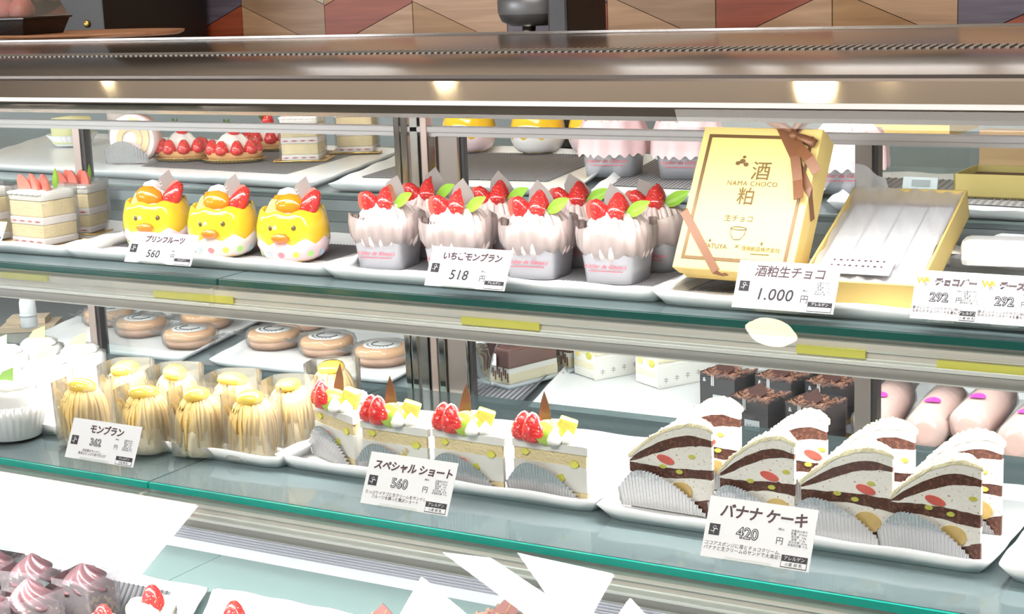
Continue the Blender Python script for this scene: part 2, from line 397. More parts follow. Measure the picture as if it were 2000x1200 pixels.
MB().lathe([(.001, -.030), (.055, -.022), (.078, 0), (.055, .022), (.001, .030)], 24).build('globe', mat('globe glow', (1, .9, .7), .3, emit=(1, .88, .62), estr=45), t)
MB().tube([(0, 0, .03), (0, 0, .36)], .004).build('cord', darkm, t)

# ------------------------------------------------------------------ the display case
XA, XB = -2.3, .95
UZ, LZ, DZ = 0.0, -.178, -.42
RU, RL = .038, -.238
YF = .31
glassedge = mat('green glass edge', (.010, .10, .085), .15, coat=.5, var=.15, vscale=6); glassedge2 = mat('teal glass edge', (.0, .36, .29), .15, coat=.5, var=.2, vscale=6)
glasstop = film('shelf glass', (.72, .83, .82), gloss=.25, boost=1.0, milk=.42, milkcol=(.30, .40, .42))
grey_panel = mat('grey enamel panel', (.36, .38, .40), .4)
case = thing('display_case', 'long refrigerated glass cake display case with stainless hood and three lit levels', 'display case', (0, 0, -1.1))
def cpart(mb, name, m, **k):
    o = mb.build(name, m, None, **k); o.parent = case; o.matrix_parent_inverse = Matrix.Translation((0, 0, 1.1)); return o
# hood: a curved sheet
prof = [(-.034, .172), (-.034, .1805), (-.031, .1822), (.024, .1985), (.027, .2000), (.032, .2010), (.05, .2048), (.075, .2092), (.11, .2132), (.16, .2165), (.22, .2188), (.29, .2203), (.36, .2208), (.41, .2210), (.414, .2218), (.420, .2218), (.420, .205)]
mb = MB(); mb.rings([[(x, y, z) for (y, z) in prof[4:]] for x in (XA, -.6, 0, XB)], (False, False), False, True)
cpart(mb, 'hood', hoodm)
mb = MB(); mb.rings([[(x, y, z) for (y, z) in prof[:4]] for x in (XA, XB)], (False, False), False, False); cpart(mb, 'hood_front_panel', mat('smooth hood steel', (.52, .48, .43), .055, 1, var=.03, vscale=2))
cpart(MB().span((XA, .4105, .2195), (XB, .4165, .2235)), 'hood_rear_rail', chrome)
cpart(MB().span((XA, -.0365, .1795), (XB, -.033, .1835)), 'hood_front_rail', mat('bright hood lip', (.92, .91, .90), .2, .1))
cpart(MB().span((XA, .0235, .1983), (XB, .0265, .2012)), 'hood_seam', mat('dark seam', (.12, .10, .09), .3, .6))
cpart(MB().span((XA, -.032, .168), (XB, .02, .1715)), 'light_housing', steel)
# mesh strip on the hood
mb = MB()
for i in range(250):
    x = -.9+i*.0074
    mb.box((x, .150, .2163), (.0034, .026, .0010), (.055, 0, 0))
o = cpart(mb, 'ventilation_slots', mat('slot dark', (.30, .28, .26), .5, .5)); o['kind'] = 'stuff'
# inner ceiling behind the light housing
cpart(MB().span((XA, .02, .173), (XB, .30, .177)), 'inner_ceiling', mat('teal grey inner ceiling', (.20, .25, .26), .25, .3))
# sloped front glass
G = film('front glass', (.985, 1, .99), gloss=.0, rough=.0, boost=1.0)
a0, a1 = (-.034, .178), (-.245, -.455)
n_ = Vector((0, -.63, .21)).normalized()*.0
mb = MB().add([(XA, a0[0], a0[1]), (XB, a0[0], a0[1]), (XB, a1[0], a1[1]), (XA, a1[0], a1[1])], [(0, 1, 2, 3)])
cpart(mb, 'front_glass', G)
# front shelves
xs = -.3445
def shelf(zt, yf, yb, nm):
    for (xa, xb) in ((XA, xs-.0012), (xs+.0012, XB)):
        cpart(MB().span((xa, yf+.003, zt-.0065), (xb, yb, zt)), nm, glasstop)
        cpart(MB().span((xa, yf-.0005, zt-.0068), (xb, yf+.0025, zt-.0005)), 'glass_edge', glassedge if zt == UZ else glassedge2)
shelf(UZ, .0, .285, 'upper_shelf')
shelf(LZ, -.122, .285, 'lower_shelf')
railm = mat('satin aluminium', (.66, .64, .60), .28, 1, var=.05, vscale=3)
for zt, yf, nm in ((UZ, 0, 'upper'), (LZ, -.122, 'lower')):
    taupe = mat('taupe satin rail', (.84, .77, .73), .3, .05, var=.05, vscale=4); pale = mat('pale silver rail', (.92, .91, .88), .25, .1, var=.05, vscale=12)
    line = mat('white rail edge', (.9, .9, .88), .3)
    cpart(MB().span((XA, yf+.006, zt-.0185), (XB, yf+.010, zt-.0075)), 'shelf_rail', taupe)
    cpart(MB().span((XA, yf+.0045, zt-.0196), (XB, yf+.010, zt-.0187)), 'shelf_rail_edge', line)
    cpart(MB().span((XA, yf+.006, zt-.0245), (XB, yf+.012, zt-.0198)), 'shelf_rail', taupe)
    cpart(MB().span((XA, yf+.0045, zt-.0315), (XB, yf+.022, zt-.0247)), 'shelf_rail', pale, bevel=.001)
    cpart(MB().span((XA, yf+.005, zt-.0400), (XB, yf+.024, zt-.0318)), 'light_bar', mat('grey light bar', (.50, .48, .46), .35, .2))
    cpart(MB().span((XA, yf+.0042, zt-.0412), (XB, yf+.007, zt-.0401)), 'light_bar_lip', line)
    for (xa, xb) in ((XA, xs-.003), (xs+.003, XB)):
        cpart(MB().span((xa, yf-.0115, zt-.024), (xb, yf-.0103, zt-.0085)), 'price_rail', acr)
        cpart(MB().span((xa, yf-.0118, zt-.0088), (xb, yf-.0022, zt-.0078)), 'price_rail_lip', acr)
        cpart(MB().span((xa, yf-.0125, zt-.0255), (xb, yf-.0100, zt-.0238)), 'price_rail_lip', mat('painted rail highlight', (.85, .87, .86), .15, .2))  # pale strip: the acrylic's white highlight put into the colour
# reflections of the price tags' backs, painted as yellow strips behind the rail
yrefl = mat('yellow tag reflection', (.86, .80, .16), .5)
for (pa, pb, zt) in (((300, 570), (455, 590), -.0205), ((900, 606), (1052, 618), -.0205), ((1555, 652), (1690, 665), -.02), ((0, 527), (90, 535), -.014), ((1830, 688), (2000, 700), -.023)):
    A = at(*pa, y=.003); B = at(*pb, y=.003)
    cpart(MB().span((A.x, .0028, zt-.005), (B.x, .0052, zt+.002)), 'tag_reflection', yrefl)
# rear sliding-door frame
cpart(MB().span((XA, YF, .1125), (XB, YF+.012, .1165)), 'door_rail', palerail)
cpart(MB().span((XA, YF-.004, .1168), (XB, YF+.008, .1240)), 'door_rail', palerail, bevel=.0012)
cpart(MB().span((XA, YF, .146), (XB, YF+.01, .1485)), 'door_rail', palerail)
def post(x0, x1, m, m2, z0, z1, side):
    cpart(MB().span((x0, YF+.001, z0), (x1, YF+.014, z1)), 'door_post', m)
    if side > 0: cpart(MB().span((x1, YF+.003, z0), (x1+.006, YF+.016, z1)), 'door_gasket', m2)
    else: cpart(MB().span((x0-.006, YF+.003, z0), (x0, YF+.02, z1)), 'door_gasket', m2)
copper = mat('warm satin steel', (.66, .52, .46), .3, .6)
post(-.846, -.834, copper, darkm, -.30, .113, 1)
post(.212, .229, bronze, darkm, -.30, .113, 1)
# central pillar between the two door pairs
for (x0, x1, y0, m) in ((-.3365, -.3325, 0, darkm), (-.3325, -.3245, -.006, chrome), (-.3225, -.3145, -.006, chrome), (-.3120, -.3010, -.004, steel), (-.3000, -.2975, -.002, darkm), (-.2965, -.2880, -.005, copper), (-.2865, -.2780, -.004, chrome), (-.2765, -.2500, 0, bronze), (-.2495, -.2470, -.003, chrome), (-.2470, -.2420, 0, darkm)):
    cpart(MB().span((x0, YF+y0, -.30), (x1, YF+.008, .1125 if x0 < -.3365 or x0 > -.29 else .152)), 'pillar_strip', m, bevel=.0008)
mb = MB().prism([(-.345, .1505), (-.235, .1505), (-.262, .170), (-.318, .170)], YF-.004, YF+.01, 'y'); cpart(mb, 'pillar_cap', bronze)
# glass panes of the sliding doors
dg = film('door glass', (.93, .97, .96), gloss=.05, boost=.5)
for a, b in ((-2.3, -.846), (-.834, -.3365), (-.242, .212), (.229, XB)):
    cpart(MB().add([(a, YF+.008, -.29), (b, YF+.008, -.29), (b, YF+.008, .1125), (a, YF+.008, .1125)], [(0, 1, 2, 3)]), 'door_pane', dg)
# rear shelves
rglass = film('rear shelf glass', (.6, .7, .7), gloss=.3, boost=1, milk=.6, milkcol=(.34, .39, .42))
cpart(MB().span((-2.3, .342, RU-.008), (XB+.3, .95, RU)), 'rear_upper_shelf', rglass)
cpart(MB().span((-2.3, .339, RU-.0025), (XB+.3, .342, RU)), 'glass_edge', film('pale edge', (.6, .75, .72), milk=.5, milkcol=(.65, .75, .73)))
cpart(MB().span((-2.3, .344, RU-.022), (XB+.3, .352, RU-.009)), 'rear_fascia', mat('fascia grey', (.42, .45, .47), .35, .4))
cpart(MB().span((-2.3, .346, RU-.036), (XB+.3, .354, RU-.0225)), 'rear_fascia', mat('fascia dark grey', (.30, .32, .33), .35, .4))
cpart(MB().span((-2.3, .348, RU-.052), (XB+.3, .356, RU-.0365)), 'rear_fascia', grey_panel)
cpart(MB().span((-2.3, .335, RL-.008), (XB+.3, .95, RL)), 'rear_lower_shelf', rglass)
cpart(MB().span((-2.3, .315, RL-.03), (XB+.3, .322, RL-.002)), 'rear_fascia', grey_panel)
cpart(MB().span((-2.3, .945, -.02), (XB+.3, .955, .186)), 'rear_panel', mat('teal grey rear panel', (.27, .32, .33), .3))
cpart(MB().span((-2.3, .95, -.30), (XB+.3, .96, -.02)), 'rear_panel', mat('brown rear panel', (.13, .075, .055), .6))
# glowing blocks standing in for lamp reflections high inside the rear part
for a, b in ((560, 590), (700, 716)):
    A = at(a, 214, y=.9); B = at(b, 214, y=.9)
    cpart(MB().span((A.x, .895, A.z-.010), (B.x, .905, A.z+.006)), 'lamp_reflection', mat('lamp reflection glow', (1, 1, 1), .3, emit=(1, 1, 1), estr=2))
for px in (1145, 1175):
    A = at(px, 208, y=.6); cpart(MB().span((A.x, .6, A.z-.03), (A.x+.012, .61, A.z+.02)), 'inner_bracket', bronze)
# deck at the bottom with ribbed riser
deckglass = film('teal deck glass', (.45, .72, .70), gloss=.5, boost=1, milk=.75, milkcol=(.58, .82, .80))
cpart(MB().span((XA-.1, -.265, DZ-.008), (-.6043, .265, DZ)), 'deck', deckglass)
cpart(MB().span((-.6025, -.265, DZ-.008), (XB, .265, DZ)), 'deck', deckglass)
cpart(MB().span((XA-.1, -.25, DZ-.05), (XB, .5, DZ-.03)), 'deck_base', mat('white base pan', (.72, .76, .78), .5))
rs = mat('satin grey enamel', (.74, .75, .78), .35, .1)
mb = MB().add([(XA-.1, .265, DZ), (XB, .265, DZ), (XB, .355, DZ+.045), (XA-.1, .355, DZ+.045)], [(0, 1, 2, 3)]); cpart(mb, 'riser', rs)
for k in range(5):
    y = .265+.09*(.17+.042*k)-.001; z = DZ+.045*(.17+.042*k)+.001
    cpart(MB().box((( XA-.1+XB)/2, y, z), (XB-XA+.1, .0018, .0022), (.5, 0, 0)), 'riser_rib', mat('rib grey', (.36, .37, .41), .4, .1))
cpart(MB().span((XA-.1, .355, DZ+.045), (XB, .365, RL-.009)), 'riser_back', mat('riser back', (.30, .29, .28), .3, .6))

led = mat('led glow', (1, 1, 1), .3, emit=(1, .99, .97), estr=14)
for y0, z0 in ((-.106, LZ-.0432), (-.012, .1672)):
    mb = MB()
    for i in range(86): mb.box((XA+.65+i*.030, y0, z0), (.009, .0035, .0012))
    o = cpart(mb, 'led_row', led); o['kind'] = 'stuff'

# ------------------------------------------------------------------ trays and mats
def wavy_tray(name, label, P, h=.014, flare=.010, group=None, m=None, wave=.0008, floor_t=.003):
    """P: four rim corners of the tray on one level (front-left, front-right, back-right, back-left)"""
    z0 = min(p[2] for p in P)-h; P = [Vector((p[0], p[1], 0)) for p in P]; c = sum(P, Vector())/4
    t = thing(name, label, 'tray', (c.x, c.y, z0+.0006), group=group)
    def outline(inset, z, wv, n=22, rad=.012):
        pts = []
        for i in range(4):
            a, b = P[i], P[(i+1) % 4]
            for k in range(n): pts.append(a.lerp(b, k/n))
        res = []
        L = 0
        for k, p in enumerate(pts):
            q = p-c; nx = P[1]-P[0]
            # inset towards centre by distance along both axes
            e1 = (P[1]-P[0]).normalized(); e2 = (P[3]-P[0]).normalized(); w1 = (P[1]-P[0]).length/2; w2 = (P[3]-P[0]).length/2
            # solve q = u e1 + v e2
            det = e1.x*e2.y-e1.y*e2.x; u = (q.x*e2.y-q.y*e2.x)/det; v = (e1.x*q.y-e1.y*q.x)/det
            u *= (w1-inset)/w1; v *= (w2-inset)/w2
            # round the corners
            au, av = w1-inset-abs(u), w2-inset-abs(v)
            if au < rad and av < rad:
                d = rad-math.sqrt(max(0, rad*rad-(rad-min(au, av))**2)) if False else (rad-max(au, av))*.35
                u -= math.copysign(d*.7, u); v -= math.copysign(d*.7, v)
            r = e1*u+e2*v
            res.append((r.x, r.y, z+wv*math.sin(k*2*PI/5.5)))
        return res
    rs = [outline(flare, 0, 0), outline(0, h, wave), outline(.0022, h+.0004, wave), outline(flare+.001, floor_t, 0)]
    MB().rings(rs, (True, True)).build('tray_body', m or porcelain, t)
    return t
def front_tray(name, label, px0, py0, px1, py1, z, depth, **k):
    h = k.get('h', .014)
    A = at(px0, py0, z=z+h); B = at(px1, py1, z=z+h); y = (A.y+B.y)/2
    A.y = B.y = y
    return wavy_tray(name, label, [A, B, B+Vector((0, depth, 0)), A+Vector((0, depth, 0))], **k)
def place_z(t, z): t.location.z = z
def mat_sheet(label, P, z, rib=.0042, ang=0, curl=0, color=None):
    """grey ribbed non-slip mat inside a tray"""
    t = thing('ribbed_mat', label, 'mat', (P[0][0], P[0][1], z), group=None)
    A, B, D = Vector(P[0]), Vector(P[1]), Vector(P[3]); A.z = B.z = D.z = 0
    W, H = (B-A), (D-A); n = max(4, int(W.length/rib)); 
    MB().add([(0, 0, 0), tuple(W), tuple(W+H), tuple(H)], [(0, 1, 2, 3)]).build('mat_backing', mat('mat base', (.30, .29, .31), .8), t, loc=(0, 0, .0002))
    mb = MB(); e = W.normalized(); m_ = H.normalized()
    for i in range(n):
        p = W*(i/n); w = e*(rib*.55)
        a, b = p, p+H
        mb.add([tuple(a), tuple(a+w), tuple(b+w), tuple(b), tuple(a+w*.3+Vector((0, 0, .0009))), tuple(a+w*.7+Vector((0, 0, .0009))), tuple(b+w*.7+Vector((0, 0, .0009))), tuple(b+w*.3+Vector((0, 0, .0009)))],
               [(0, 1, 5, 4), (1, 2, 6, 5), (2, 3, 7, 6), (3, 0, 4, 7), (4, 5, 6, 7)])
    o = mb.build('ribs', color or matgrey, t); o['kind'] = 'stuff'
    return t
def in_tray(px0, py0, px1, py1, z, depth, inset=.013):
    A = at(px0, py0, z=z); B = at(px1, py1, z=z); y = (A.y+B.y)/2+inset
    return [(A.x+inset, y, z), (B.x-inset, y, z), (B.x-inset, y+depth-2*inset, z), (A.x+inset, y+depth-2*inset, z)]

T = {}
front_tray('cake_tray', 'white wavy-rim tray under the strawberry sandwich cakes at the far left', -330, 445, 122, 487, UZ, .17)
front_tray('cake_tray', 'white wavy-rim tray under the three chick puddings', 116, 479, 640, 521, UZ, .17)
front_tray('cake_tray', 'white wavy-rim tray under the pink ribbed cream cakes', 632, 516, 1278, 572, UZ, .18)
front_tray('cake_tray', 'white wavy-rim tray under the gold chocolate boxes', 1268, 566, 2060, 628, UZ, .19)
mat_sheet('grey ribbed mat lying in the tray of the chick puddings', in_tray(116, 479, 640, 521, .0035, .17, .02), .0035)
mat_sheet('grey ribbed mat lying in the tray of the pink ribbed cakes', in_tray(632, 516, 1278, 572, .0035, .18), .0035, .0035)
mat_sheet('grey woven mat lying in the tray under the gold boxes', in_tray(1268, 566, 1990, 622, .0035, .19), .0035, .0032)
front_tray('cake_tray', 'white tray under the blank white leaf-topped cakes at the lower left', -460, 775, 14, 830, LZ, .2)
front_tray('cake_tray', 'white tray under the yellow chestnut cream cakes', 10, 826, 556, 893, LZ, .2)
front_tray('cake_tray', 'white tray under the fruit shortcake slices', 526, 890, 1166, 982, LZ, .2)
front_tray('cake_tray', 'white tray under the chocolate banana cake slices', 1155, 988, 1938, 1102, LZ, .2)
front_tray('cake_tray', 'empty white tray cut off at the lower right edge', 1942, 1108, 2500, 1190, LZ, .2)

# ------------------------------------------------------------------ strawberry sandwich cakes
cellow = film('smooth cellophane', wrinkle=.08, wscale=40, boost=.5, gloss=.1, milk=.04)
jamcream = mat('cream with berry pieces', (.93, .86, .84), .5, bump=.3, bscale=300)
berrybit = mat('berry piece in cream', (.62, .16, .18), .4)
def tall_cake(label, loc, rz, w=.056, d=.05, nber=5, group=None, board=True):
    t = thing('strawberry_cake', label, 'cake', loc, rz, group)
    if board:
        b = MB().prism([(-w*.68, -d*.62), (w*.68, -d*.62), (w*.72, d*.62), (-w*.72, d*.62)], 0, .0012).build('gold_board', goldfoil, t)
        mb = MB()
        for (a, c_) in (((-w*.68, -d*.62), (w*.68, -d*.62)), ((w*.68, -d*.62), (w*.72, d*.62)), ((w*.72, d*.62), (-w*.72, d*.62)), ((-w*.72, d*.62), (-w*.68, -d*.62))):
            mb.tube([(a[0], a[1], .0014), (c_[0], c_[1], .0014)], .001, 6)
        mb.build('board_rim', goldfoil, b)
    z = .0016
    for k, (h, m, nm) in enumerate([(.008, jamcream, 'cream_layer'), (.015, sponge, 'sponge_layer'), (.009, jamcream, 'cream_layer'), (.018, sponge, 'sponge_layer')]):
        o = MB().box((0, 0, z+h/2), (w*(.98 if k % 2 == 0 else .96), d*(.98 if k % 2 == 0 else .96), h)).build(nm, m, t, bevel=.0015)
        if k % 2 == 0:
            mb = MB()
            for q in range(4): mb.lathe([(.0003, -.0012), (.0045+.001*(q % 2), 0), (.0003, .0012)], 10, (-w*.36+q*w*.23, -d*.488, z+h*.45), sy=.15, sx=1.2)
            mb.build('berry_piece', berrybit, o)
        z += h
    mb = MB().box((0, 0, z+.0055), (w, d, .011)); mb.build('cream_top', cream, t, bevel=.004)
    mb = MB(); 
    for i in range(6): mb.lathe([(.0003, -.003), (.006, -.001), (.0065, .001), (.0003, .003)], 12, (-w*.4+i*w*.16, -d*.49, z+.009), sy=.5)
    mb.build('cream_edge', cream, t)
    z += .011
    for k in range(nber):
        a = k/(nber-1)-.5
        half_berry(t, (a*w*.56, -.008+(k % 2)*.006, z-.003), (.15, a*.5, R.uniform(-.4, .4)+PI*(k % 2)*0), .022, .0082, flesh=strawpink).data.materials[0] = strawpink
    leaf_mb(.024, .010).xf(rot=(0, -1.0, 0)).build('leaf', leafm, t, (w*.18, .012, z-.002), (0, 0, -.2))
    W2, D2 = w*.52, d*.53
    ring = [(-W2, -D2), (-W2*.3, -D2*1.02), (W2*.3, -D2*1.01), (W2, -D2), (W2*1.04, -D2*.3), (W2*1.05, D2*.4), (W2, D2), (-W2*.2, D2*1.03), (-W2, D2), (-W2*1.04, 0)]
    MB().rings([[(x*(1+.015*math.sin(i*3.1+zz*90)), y, zz) for i, (x, y) in enumerate(ring)] for zz in (.002, .02, .04, .058, .068)], (False, False), True, True).build('film_wrap', cellow, t)
    return t
g = 'strawberry sandwich cakes on the upper shelf'
c1 = tall_cake('tall strawberry sandwich cake with a row of berry wedges, nearest of the left group', (*at(90, 474, z=.0035).xy, .0035), -.10, .060, .05, 5, g)
dup(c1, (*at(158, 452, z=.0035).xy, .0035), .25, 'strawberry sandwich cake behind and right of the foremost one, under the thin door post', .93)
dup(c1, (*at(-28, 468, z=.0035).xy, .0035), -.15, 'strawberry sandwich cake cut off by the left edge of the photo')

# ------------------------------------------------------------------ chick puddings
yel = mat('yellow glazed cup', (.90, .57, .03), .12, coat=.8, sss=.05)
pinkp = mat('pale pink shell', (.90, .70, .74), .2, coat=.5)
whitep = mat('white shell', (.88, .86, .86), .2, coat=.5)
DOT = [mat('dot yellow', (.93, .66, .10), .3), mat('dot green', (.36, .66, .18), .3), mat('dot blue', (.48, .68, .86), .3), mat('dot red', (.80, .22, .26), .3)]
beakm = mat('orange beak', (.90, .21, .02), .2, coat=.5)
PR = [(.017, 0), (.0235, .002), (.0295, .0075), (.0335, .016), (.0352, .026), (.0345, .036), (.0325, .044), (.0305, .0495)]
def prof_r(z, off=0):
    for k in range(len(PR)-1):
        if PR[k][1] <= z <= PR[k+1][1]:
            t_ = (z-PR[k][1])/(PR[k+1][1]-PR[k][1]); return PR[k][0]*(1-t_)+PR[k+1][0]*t_+off
    return PR[-1][0]+off
def on_cup(a, z, off): r = prof_r(z, off); return (r*math.sin(a), -r*math.cos(a), z)
def chick(label, loc, rz, shell, face=True, top=True, v=0, group=None):
    t = thing('chick_pudding', label, 'pudding', loc, rz, group, sc=1.09)
    n = 48
    MB().lathe([(r, z) for r, z in PR[:-1]]+[(.0305, .0500), (.0288, .0500), (.0300, .040), (.0290, .036)], n, fz=lambda a, k: (.0017*math.cos(8*a+.9) if k >= 7 and k <= 8 else 0), caps=(True, True)).build('yellow_cup', yel, t)
    # shell: zigzag upper edge
    def hz(i): return .0175+.0038*(1 if i % 6 < 3 else -1)*(1-abs((i % 3)-1.0)*0)+0
    def zig(a):
        s = (a/(2*PI)*9) % 1; return .0185+.0066*abs(2*s-1)
    rs = []
    for k in range(7):
        ring = []
        for i in range(n*2):
            a = 2*PI*i/(n*2); z = zig(a)*k/6; r = prof_r(z, .0011 if k < 6 else .0002)
            ring.append((r*math.sin(a), -r*math.cos(a), z-.0003 if k == 0 else z))
        rs.append(ring)
    sh = MB().rings(rs, (True, False)).build('egg_shell', shell, t)
    if face:
        for i in range(10):
            a = -1.35+i*.45; z = .0095
            mb = MB(); c_ = Vector(on_cup(a, z, .0013)); nrm = Vector((math.sin(a), -math.cos(a), -.35)).normalized(); u = nrm.cross(Vector((0, 0, 1))).normalized(); vv = u.cross(nrm)
            mb.add([tuple(c_+nrm*.0003+u*math.cos(q*PI/7)*.0032+vv*math.sin(q*PI/7)*.0032) for q in range(14)], [tuple(range(14))])
            mb.build('dot', DOT[i % 4], sh)
        for s in (-1, 1):
            c_ = on_cup(s*.34+.08, .0355, 0)
            MB().lathe([(.0002, -.0006), (.0024, -.0004), (.0026, .0002), (.0012, .0010), (.0002, .0012)], 14, sx=.85).build('eye', mat('dark eye', (.09, .06, .02), .15, coat=.8), t, c_, (PI/2, 0, s*.34+.08))
        c_ = on_cup(.05, .0265, .001)
        o = MB().lathe([(.0003, -.0044), (.0062, -.0031), (.0092, 0), (.0062, .0031), (.0003, .0044)], 20, sy=.55).build('beak', beakm, t, c_, (.1, 0, .05))
        o.scale = (1, 1, 1.15)
    if top:
        cr = MB().lathe([(.029, .040), (.024, .046), (.015, .052), (.008, .0585), (.0015, .062)], 24, fr=lambda a, k, z: 1+.05*math.cos(5*a)).build('cream_topping', cream, t)
        MB().lathe([(.0006, -.001), (.0085, .001), (.0135, .006), (.0140, .012), (.010, .0185), (.0006, .021)], 20, sy=.62).build('mandarin_segment', orange, t, (.000+v*.004, -.0165, .0455), (-.30, .12-v*.2, 0))
        MB().lathe([(.0006, -.001), (.007, .001), (.0095, .005), (.009, .010), (.0006, .015)], 18, sy=.7).build('mandarin_segment', orange, t, (-.008, -.002, .050), (-.3, -.5, .4))
        strawberry(t, (.0165, -.010, .0450), (-.30, .50, -.3), .027, .0098)
        half_berry(t, (.0150, .004, .0480), (-.2, .35, .5), .022, .0085, flesh=strawpink)
        MB().box((0, 0, .006), (.011, .010, .018)).build('melon_cube', mat('melon cube', (.72, .80, .30), .25, coat=.6), t, (-.0185, -.010, .0445), (.2, .5, .3), bevel=.002)
        MB().lathe([(.0006, 0), (.008, .003), (.010, .009), (.007, .014), (.0006, .016)], 16, fr=lambda a, k, z: 1+.12*math.cos(4*a)).build('cream_dollop', cream, t, (-.006, .008, .053), (0, 0, .4))
        pick(t, (.006, .006, .046), (-.15, .28, .35), .034, .024)
        text('C', .006, cardwhite, t, (.004, .0052, .063), (PI/2-.15, -.28, .35), 'printed_mark')
    return t
g = 'yellow chick-faced puddings on the upper shelf'
def upat(px, py, z=.0045): p = at(px, py, z=z); return (p.x, p.y, z)
def center_from_front(px, py, z, r):   # base front pixel -> centre of a round base
    p = at(px, py, z=z); d = (p-CAM); d.z = 0; d.normalize(); return (p.x+d.x*r, p.y+d.y*r, z)
chick('yellow chick-faced pudding behind the 560 price card, leftmost of the three', center_from_front(313, 490, .0045, .022), .33, pinkp, v=-1, group=g)
chick('chick-faced pudding in a white spotted shell, middle of the three', center_from_front(441, 504, .0045, .022), .28, whitep, v=0, group=g)
chick('chick-faced pudding in a pink spotted shell, rightmost of the three', center_from_front(577, 514, .0045, .022), .26, pinkp, v=1, group=g)

# ------------------------------------------------------------------ pink ribbed cakes
pinkcream = mat('pink piped cream', (.95, .79, .76), .5, bump=.1, bscale=120)
pinkfilm = film('pinkish film', (.99, .94, .94), gloss=.2, boost=.8, milk=.34, milkcol=(.97, .86, .84))
def pink_cake(label, loc, rz, bare=False, group=None, v=0):
    t = thing('pink_cream_cake', label, 'cake', loc, rz, group)
    n = 72
    def wav(a): return .0012*math.cos(12*a)
    def sq(a, r, p=.25): return r/((abs(math.cos(a))**(2/p*.5)+abs(math.sin(a))**(2/p*.5))**(p))
    # square-ish silver paper cup flaring upward, wavy rim
    rs = []
    for k, (r, z) in enumerate([(.026, 0), (.0275, .014), (.0292, .0275)]):
        rs.append([(sq(2*PI*i/n, r)*math.cos(2*PI*i/n), sq(2*PI*i/n, r)*math.sin(2*PI*i/n), z+(wav(2*PI*i/n*1.0) if k == 2 else 0)) for i in range(n)])
    cup = MB().rings(rs, (True, False)).build('paper_cup', silvercup, t)
    text('Atelier de Gâteaux', .0056, inkred, cup, (0, -.0290, .0150), (PI/2-.06, 0, 0), 'cup_lettering', shear=.4)
    mb = MB()
    for k in range(16): mb.box((-.0165+k*.0022, -.0284, .0122), (.0015, .0002, .0009))
    mb.build('cup_small_print', inkred, cup)
    # piped dome with tall drooping ridges
    def fr(a, k, z): return 1+.075*math.cos(19*a+.5*math.sin(3*a))*(1-.2*k/9)+.03*math.cos(7*a+1+v)
    MB().lathe([(.026, .020), (.0305, .026), (.0318, .034), (.0300, .043), (.0262, .051), (.021, .0575), (.015, .062), (.008, .0645), (.001, .065)], 114, fr=fr).build('piped_cream', pinkcream, t)
    mb = MB()
    for i in range(22):
        a0 = 2*PI*i/22+R.uniform(-.10, .10); pts = []
        for k in range(8):
            s = k/7; r = .012+.0178*math.sin(min(1, s*1.25)*PI/2)+.0004-.0045*max(0, s-.7)/.3; z = .064-.042*s**1.5-.001*(k == 0)
            pts.append((r*math.cos(a0+.10*math.sin(s*3+i)), r*math.sin(a0+.10*math.sin(s*3+i)), z))
        mb.tube(pts, [.0018, .0024, .0029, .0032, .0032, .0030, .0026, .0018], 7)
    o = mb.build('cream_strands', pinkcream, t); o['kind'] = 'stuff'
    rs = []
    for k, (r, z) in enumerate([(.0290, .0240), (.0340, .034), (.0352, .046), (.0345, .054)]):
        rs.append([((sq(2*PI*i/n, r, .30)*(1+.02*math.cos(17*2*PI*i/n)))*math.cos(2*PI*i/n), (sq(2*PI*i/n, r, .35)*(1+.025*math.cos(17*2*PI*i/n)))*math.sin(2*PI*i/n), z+(.0025*math.cos(5*2*PI*i/n+v) if k == 3 else wav(2*PI*i/n) if k == 0 else 0)) for i in range(n)])
    if not bare: MB().rings(rs, (False, False)).build('film_collar', pinkfilm, t)
    if not bare:
        strawberry(t, (-.0085, -.010, .0575), (.25, -.40, .3), .022, .0095); half_berry(t, (-.016, -.004, .0585), (.2, -.5, .4), .020, .0095, flesh=strawpink)
        half_berry(t, (.006, -.013, .0575), (.25, .30, PI-.5), .025, .0118)
        half_berry(t, (.002, .004, .0600), (0, .1, 1.5+v), .022, .010)
        leaf_mb(.028, .017).build('leaf', leafm, t, (.012, -.008, .062), (1.0, -.30, .1+.1*v))
        pick(t, (-.003, .016, .058), (-.1, .3-.25*v, .35), .032, .026, greycard)
        MB().lathe([(.0006, 0), (.0045, .001), (.0035, .006), (.0004, .013)], 10).build('cream_peak', pinkcream, t, (0, -.019, .054), (.25, 0, 0))
    return t
g = 'pink ribbed cream cakes on the upper shelf'
pk = []
for i, (px, py, lb, rz) in enumerate([(762, 527, 'pink ribbed cream cake with strawberries, at the left end of the front row', .12), (900, 540, 'pink ribbed strawberry cake right behind the 518 price card', .1),
        (1056, 546, 'pink ribbed strawberry cake just right of the 518 price card, front row', .08), (1208, 556, 'pink ribbed strawberry cake at the right end of the front row, full silver cup showing', .05)]):
    p = center_from_front(px, py, .0045, .027); pk.append(p); pink_cake(lb, p, rz, v=i*.7, group=g)
for i, lb in enumerate(['second-row pink ribbed cake nearest the chrome pillar', 'second-row pink ribbed cake, second from the chrome pillar', 'second-row pink ribbed cake with a bright leaf, third from the pillar', 'second-row pink ribbed cake touching the upright gold box']):
    p = pk[i]; pink_cake(lb, (p[0]+.006, p[1]+.068, .0045), .1, v=i*.9+.5, group=g)

